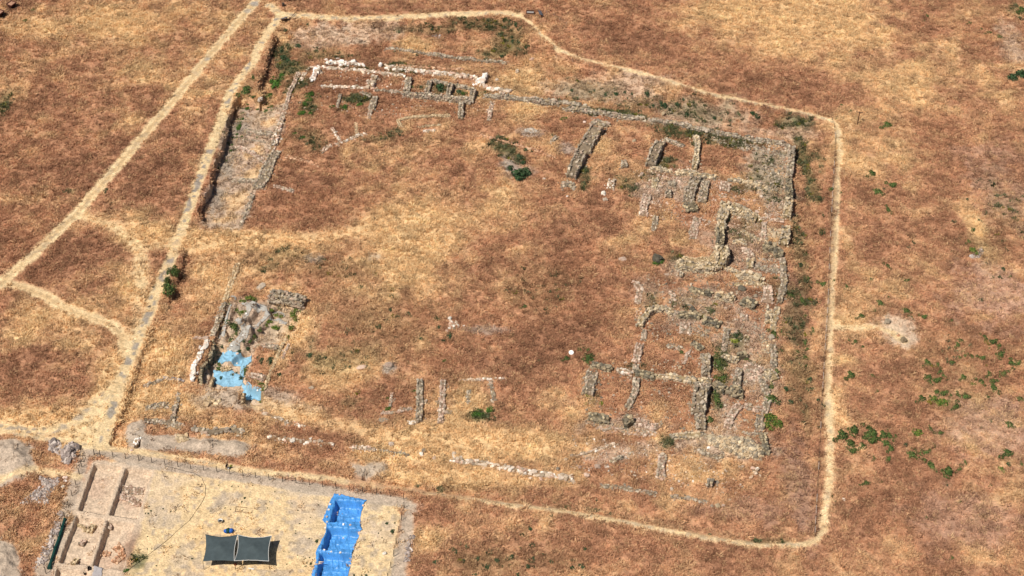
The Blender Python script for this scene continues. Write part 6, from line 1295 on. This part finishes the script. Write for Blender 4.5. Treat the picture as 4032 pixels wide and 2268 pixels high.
# ------------------------------------------------------------------ person outside the fence
def person():
    x, y, z = PG(893, 1848); t = empty('person', (x, y, z), R(-25), 'person in dark clothes bending forward with a pale bag outside the dig fence', 'person')
    J = [('pelvis', (0, 0, .92), .15), ('waist', (.03, 0, 1.06), .14), ('chest', (.10, 0, 1.28), .17), ('neck', (.17, 0, 1.47), .06), ('skull', (.22, 0, 1.58), .095), ('crown', (.24, 0, 1.68), .07)]
    E = [(0, 1), (1, 2), (2, 3), (3, 4), (4, 5)]
    for s in (-1, 1):
        n = len(J)
        J += [('sh', (.10, s*.19, 1.38), .07), ('el', (.16, s*.25, 1.12), .05), ('wr', (.30, s*.2, .93), .035), ('palm', (.36, s*.19, .87), .035)]; E += [(2, n), (n, n+1), (n+1, n+2), (n+2, n+3)]
        for k in range(4):
            m_ = len(J); J += [('f', (.40+.005*k, s*(.165+.017*k), .835), .011), ('f', (.42, s*(.165+.017*k), .80-.004*abs(k-1.5)), .009)]; E += [(n+3, m_), (m_, m_+1)]
        m_ = len(J); J += [('t', (.37, s*.15, .86), .012), ('t', (.40, s*.145, .835), .01)]; E += [(n+3, m_), (m_, m_+1)]
        n = len(J)
        J += [('hip', (0, s*.1, .86), .11), ('kn', (.03+.06*s, s*.11, .48), .075), ('an', (-.02+.1*s, s*.11, .08), .045), ('toe', (.14+.1*s, s*.12, .04), .045)]; E += [(0, n), (n, n+1), (n+1, n+2), (n+2, n+3)]
    me = bpy.data.meshes.new('body'); me.from_pydata([j[1] for j in J], E, []); o = bpy.data.objects.new('body', me); COL.objects.link(o); o.parent = t
    sk_ = o.modifiers.new('skin', 'SKIN'); sk_.use_smooth_shade = True
    for i, j in enumerate(J): me.skin_vertices[0].data[i].radius = (j[2], j[2]); me.skin_vertices[0].data[i].use_root = i == 0
    o.modifiers.new('sub', 'SUBSURF').levels = 1
    me.materials.append(M['skin'])
    # clothes: slightly larger skins over trunk, arms and legs
    def cloth(nm, js, es, m, grow):
        k = [J[i] for i in js]; mm = bpy.data.meshes.new(nm); mm.from_pydata([j[1] for j in k], [(js.index(a), js.index(b2)) for a, b2 in es], []); c = bpy.data.objects.new(nm, mm); COL.objects.link(c); c.parent = t
        c.modifiers.new('skin', 'SKIN')
        for i, j in enumerate(k): mm.skin_vertices[0].data[i].radius = (j[2]+grow, j[2]+grow); mm.skin_vertices[0].data[i].use_root = i == 0
        c.modifiers.new('sub', 'SUBSURF').levels = 1; mm.materials.append(m)
    nm = [j[0] for j in J]; sh = [i for i, a in enumerate(nm) if a == 'sh']; hp_ = [i for i, a in enumerate(nm) if a == 'hip']
    cloth('shirt', [0, 1, 2, 3]+[k+d for k in sh for d in (0, 1, 2)], [(0, 1), (1, 2), (2, 3)]+[(2, k) for k in sh]+[(k+d, k+d+1) for k in sh for d in (0, 1)], M['cloth'], .02)
    cloth('trousers', [0]+[k+d for k in hp_ for d in (0, 1, 2)], [(0, k) for k in hp_]+[(k+d, k+d+1) for k in hp_ for d in (0, 1)], M['cloth'], .018)
    V, Q = lathe([(.01, .10), (.06, .085), (.1, .03), (.105, -.03), (.08, -.07)], 12); b = MB(); b.add(np.array(V)+(.225, 0, 1.63), Q); b.build('hair', M['hair'], t, None, True)
    b = MB(); V, Q = lathe([(.005, .02), (.018, 0), (.01, -.03)], 6); b.add(np.array(V)+(.325, 0, 1.575), Q)
    b.build('nose', M['skin'], t)
    return t
person()
x, y, z = PG(900, 1846); b = MB(); V, Q = lathe([(.02, 0), (.2, .02), (.24, .2), (.2, .42), (.08, .5), (.02, .5)], 12); V = np.array(V); V *= (1+.2*(vn(V[:, 0]*6+3, V[:, 1]*6+V[:, 2]*4, 1, 2)-.5))[:, None]
b.add(V, Q); o = b.build('bag', M['white'], None, None, True); o.location = (x, y, z); tag(o, 'pale bag at the feet of the bending person', 'bag')
bushes('beside the bending person outside the fence', 'light green bush', [(2320, 338, 14, 14, 'l')], 2.551, 0, 1700)

# ------------------------------------------------------------------ signs, benches, wagons at the top
def info_panel(label, u, v, rz, w, d, m='greypanel'):
    x, y, z = PG(u, v, .6); t = empty('info_panel', (x, y, z), rz, label, 'sign')
    b = MB(); Mt = Matrix.Translation((0, 0, .95)) @ Matrix.Rotation(R(-28), 4, 'X'); b.box(-w/2, w/2, -d/2, d/2, -.03, .03, Mt); b.build('panel', M[m], t)
    b = MB(); Mt2 = Matrix.Translation((0, 0, .93)) @ Matrix.Rotation(R(-28), 4, 'X'); b.box(-w/2-.05, w/2+.05, -d/2-.05, d/2+.05, -.05, -.012, Mt2); b.build('frame', M['brownwood'], t)
    for s in (-1, 1):
        b = MB(); b.box(s*w*.4-.05, s*w*.4+.05, -.06, .06, -.1, .92); b.build('leg', M['brownwood'], t)
info_panel('large tilted dark grey information panel at the path junction', 1120, 75, R(38), 1.5, 1.5)
info_panel('narrow upright grey information panel seen edge on beside the far bench', 2128, 55, R(-80), 1.9, .9)
def bench(label, u, v, rz, w):
    x, y, z = PG(u, v, .4); t = empty('bench', (x, y, z), rz, label, 'bench')
    b = MB(); b.box(-w/2, w/2, -.35, .35, .42, .5); b.build('seat', M['seatgrey'], t)
    b = MB(); b.box(-w/2-.12, w/2+.12, -.45, -.352, .2, .5); b.build('front_rail', M['brownwood'], t)
    b = MB(); b.box(-w/2-.12, w/2+.12, .352, .45, .45, .8); b.build('back_rail', M['brownwood'], t)
    for s in (-1, 1):
        b = MB(); b.box(s*(w/2+.06)-.058, s*(w/2+.06)+.058, -.35, .35, -.1, .62); b.build('leg', M['brownwood'], t)
bench('grey seated bench with brown wooden frame on the far side of the upper path', 2088, 49, R(-5), 1.7)
x, y, z = PG(1160, 6); t = empty('shelter_table', (x, y, z), R(12), 'dark topped wooden table cut by the top edge of the picture', 'table')
b = MB(); b.box(-2.0, 2.0, -.2, 1.2, 1.4, 1.5); b.build('table_top', M['brownwood'], t)
for sx_ in (-1.8, 1.2):
    b = MB(); b.box(sx_-.09, sx_+.09, -.1, .08, -.1, 1.398); b.build('leg', M['brownwood'], t)
    b = MB(); b.box(sx_-.09, sx_+.09, .95, 1.13, -.1, 1.398); b.build('leg', M['brownwood'], t)
x, y, z = PG(1116, 25); t = empty('litter_bin', (x, y, z), 0, 'small dark litter bin by the path junction', 'bin')
V, Q = lathe([(.01, 0), (.28, 0), (.33, .85), (.3, .85), (.27, .1), (.01, .1)], 12); b = MB(); b.add(V, Q); b.build('drum', M['black'], t, None, True)
V, Q = lathe([(.36, .85), (.36, .92), (.31, .92), (.31, .85)], 12); b = MB(); b.add(V, Q); b.build('rim', M['wood'], t)
a, c = np.array(PG(1143, 73)), np.array(PG(1166, 53)); b = MB(); b.tube([(0, 0, .12), c-a+(0, 0, .5)], .06, 6); b.box(-.3, .25, -.2, .2, 0, .22); o = b.build('barrier_pole', M['brownwood'], None); o.location = a; tag(o, 'thin brown barrier pole leaning beside the large information panel', 'barrier')
# tall signpost
x, y, z = PG(3376, 490); t = empty('signpost', (x, y, z), 0, 'tall dark signpost with two small pointer boards in the straw', 'signpost')
b = MB(); b.tube([(0, 0, -.3), (.12, 0, 3.5)], [.11, .09], 8); b.build('pole', M['brownwood'], t)
for k, an in ((0, 170), (1, 20)):
    Mt = Matrix.Translation((.12, 0, 3.35-.22*k)) @ Matrix.Rotation(R(an), 4, 'Z'); b = MB(); b.box(.1, .75, -.03, .03, -.09, .09, Mt); b.build('sign_board', M['wood'], t)
    b = MB(); b.box(.75, .87, -.02, .02, -.05, .05, Mt); b.build('board_tip', M['wood'], t)

# rails and tipping wagons
ra, rb_ = np.array(PG(-60, 110)), np.array(PG(122, -22)); dv = (rb_-ra); Lr = np.linalg.norm(dv); ang = math.atan2(dv[1], dv[0])
tr = empty('rail_track', tuple(ra), ang, 'narrow gauge rail track across the top left corner', 'rail track')
b = MB(); b.box(0, Lr, .36, .43, .10, .20); b.build('rail', M['rust'], tr); b = MB(); b.box(0, Lr, -.43, -.36, .10, .20); b.build('rail', M['rust'], tr)
k = 0; s = .3
while s < Lr:
    b = MB(); b.box(s, s+.22, -.75, .75, 0, .098); b.build('sleeper', M['wood'], tr); s += .95
def wagon():
    t = empty('tipping_wagon', (0, 0, 0), ang, 'x', 'rail wagon', 'rusty tipping wagons on the rail track')
    def hop(w1, l1, w0, l0, z0, z1):
        return [(-l0, -w0, z0), (l0, -w0, z0), (l0, w0, z0), (-l0, w0, z0), (-l1, -w1, z1), (l1, -w1, z1), (l1, w1, z1), (-l1, w1, z1)]
    V = hop(.85, 1.0, .35, .75, .62, 1.45); Vi = hop(.74, .89, .3, .7, .7, 1.45)
    b = MB(); b.add(V+Vi, [(0, 1, 5, 4), (1, 2, 6, 5), (2, 3, 7, 6), (3, 0, 4, 7), (0, 3, 2, 1), (8, 12, 13, 9), (9, 13, 14, 10), (10, 14, 15, 11), (11, 15, 12, 8), (4, 5, 13, 12), (5, 6, 14, 13), (6, 7, 15, 14), (7, 4, 12, 15)])
    b.build('hopper', M['rust'], t)
    b = MB(); n = 8; g = [(-.83+1.66*i/n, -.68+1.36*j/n, 1.25+.12*math.exp(-((i-4)**2+(j-4)**2)/8)+rng.normal(0, .015)) for i in range(n+1) for j in range(n+1)]
    b.add(g, [(i*(n+1)+j, (i+1)*(n+1)+j, (i+1)*(n+1)+j+1, i*(n+1)+j+1) for i in range(n) for j in range(n)]); b.build('soil_load', M['soil'], t, None, True)
    b = MB(); b.box(-.95, .95, -.3, -.2, .42, .55); b.box(-.95, .95, .2, .3, .42, .55); b.box(-.95, -.85, -.198, .198, .43, .54); b.box(.85, .95, -.198, .198, .43, .54); b.build('chassis', M['rust'], t)
    for sx_ in (-.5, .5):
        for sy in (-.395, .395):
            b = MB(); b.tube([(sx_, sy-.05, .38), (sx_, sy+.05, .38)], .18, 12); b.build('wheel', M['iron'], t)
        b = MB(); b.box(sx_-.06, sx_+.06, -.18, .18, .552, .62); b.build('cradle', M['iron'], t)
    return t
w0 = wagon()
for i, (u, v, l_) in enumerate([(70, 22, 'rusty soil filled tipping wagon, highest of the three on the rails'), (32, 60, 'rusty soil filled tipping wagon in the middle of the three on the rails'), (-6, 103, 'rusty soil filled tipping wagon cut by the left picture edge')]):
    x, y, z = PG(u, v, 1.3); s_ = ((np.array([x, y])-ra[:2])@dv[:2])/(Lr); q = ra+dv/Lr*s_
    o = w0 if i == 0 else copy_tree(w0); o.location = (q[0], q[1], float(HS(q[0], q[1])[0])*0+ra[2]+(rb_[2]-ra[2])*s_/Lr); o['label'] = l_

# ------------------------------------------------------------------ light fences along the footpaths
def rope_fence(label, pts, step, h, rail=True, m='iron', rm='palerail', r=.03, frac=.35):
    g = gnd(pts); org = g[0]; t = empty('path_fence', tuple(org), 0, label, 'path fence')
    g = np.array(g); seg = np.linalg.norm(g[1:]-g[:-1], axis=1); cum = np.concatenate([[0], np.cumsum(seg)]); n = int(cum[-1]/step)
    pp = []
    for k in range(n+1):
        s = cum[-1]*k/n; q = np.array([np.interp(s, cum, g[:, i]) for i in range(3)]); q[2] = float(HS(q[0], q[1])[0]); pp.append(q)
    for q in pp: post(q, h, r, t, org, 'post', m)
    b = MB()
    for z in (h*.5, h-.04):
        for p, q in zip(pp[:-1], pp[1:]): b.tube([p-org+(0, 0, z), (p+q)/2-org+(0, 0, z-.05), q-org+(0, 0, z)], .012, 4, None, False)
    b.build('rope', M['wire'], t)
    if rail:
        for k, (p, q) in enumerate(zip(pp[:-1], pp[1:])):
            if rng.random() < frac:
                b = MB(); e = q-p; b.tube([p-org+e*.12+(0, 0, h+.02), p-org+e*.82+(0, 0, h+.02)], .04, 5); b.build('rail', M[rm], t)
rope_fence('low post and rail fence along the left side of the straight right hand path', [(3276, 472), (3284, 490), (3288, 540), (3287, 600), (3281, 700), (3275, 807), (3267, 973), (3262, 1100), (3259, 1200), (3248, 1366), (3236, 1573), (3228, 1738), (3218, 1924), (3208, 2113)], 2.6, .75, True, 'brownwood', 'palerail', .05, .5)
rope_fence('thin pale stakes with wire along the inner edge of the upper path', [(2190, 228), (2257, 247), (2327, 264), (2391, 285), (2465, 298), (2532, 314), (2602, 332), (2674, 352), (2745, 366), (2820, 386), (2895, 405), (2975, 420), (3080, 445), (3170, 466)], 4.2, .9, False, 'palerail', 'palerail', .028)
rope_fence('row of thin stakes behind the far bench', [(2152, 54), (2180, 62), (2205, 84), (2230, 100)], 2.2, .9, False, 'palerail', 'palerail', .03)
# thin stakes left of the bare track
x, y, z = PG(652, 1812); post((x, y, z), 1.3, .025, None, np.zeros(3), 'survey_stake', 'palerail'); tag(bpy.context.scene.objects['survey_stake'], 'thin pale stake standing in the straw verge above the fence', 'stake')
# pale round millstone
x, y, z = PG(2249, 1391); V, Q = lathe([(.45, 0), (.5, .25), (.48, .34), (.28, .34), (.24, .1), (.01, .08)], 18); b = MB(); b.add(V, Q, None, pcol('white', 1)*np.ones((len(V), 1))); o = b.build('stone_ring', M['stone'], None, 'scol', True); o.location = (x, y, z+.05); o.rotation_euler = (.25, .1, 0); tag(o, 'white hollow stone ring in the brown grass near a bush', 'stone ring')
# covered well head box

place_bushes()

# ------------------------------------------------------------------ light
SUNV = Vector((-.50, -.42, 1.0)).normalized()
sun = bpy.data.lights.new('sun', 'SUN'); sun.energy = 4.9; sun.angle = R(.53); sun.color = (1.0, .955, .88)
so = bpy.data.objects.new('sun', sun); COL.objects.link(so); so.location = (-60, -50, 300)
so.rotation_euler = (-SUNV).to_track_quat('-Z', 'Y').to_euler()
wd = bpy.data.worlds.new('World'); sc.world = wd; wd.use_nodes = True
nt = wd.node_tree; bg = nt.nodes['Background']; sk = nt.nodes.new('ShaderNodeTexSky'); sk.sky_type = 'NISHITA'; sk.sun_disc = False
sk.sun_elevation = math.asin(SUNV.z); sk.sun_rotation = math.atan2(SUNV.x, SUNV.y); sk.altitude = 200; sk.dust_density = 1.5
nt.links.new(sk.outputs[0], bg.inputs[0]); bg.inputs[1].default_value = .05
sc.view_settings.view_transform = 'Standard'; sc.view_settings.look = 'None'; sc.view_settings.exposure = 0; sc.view_settings.gamma = 1
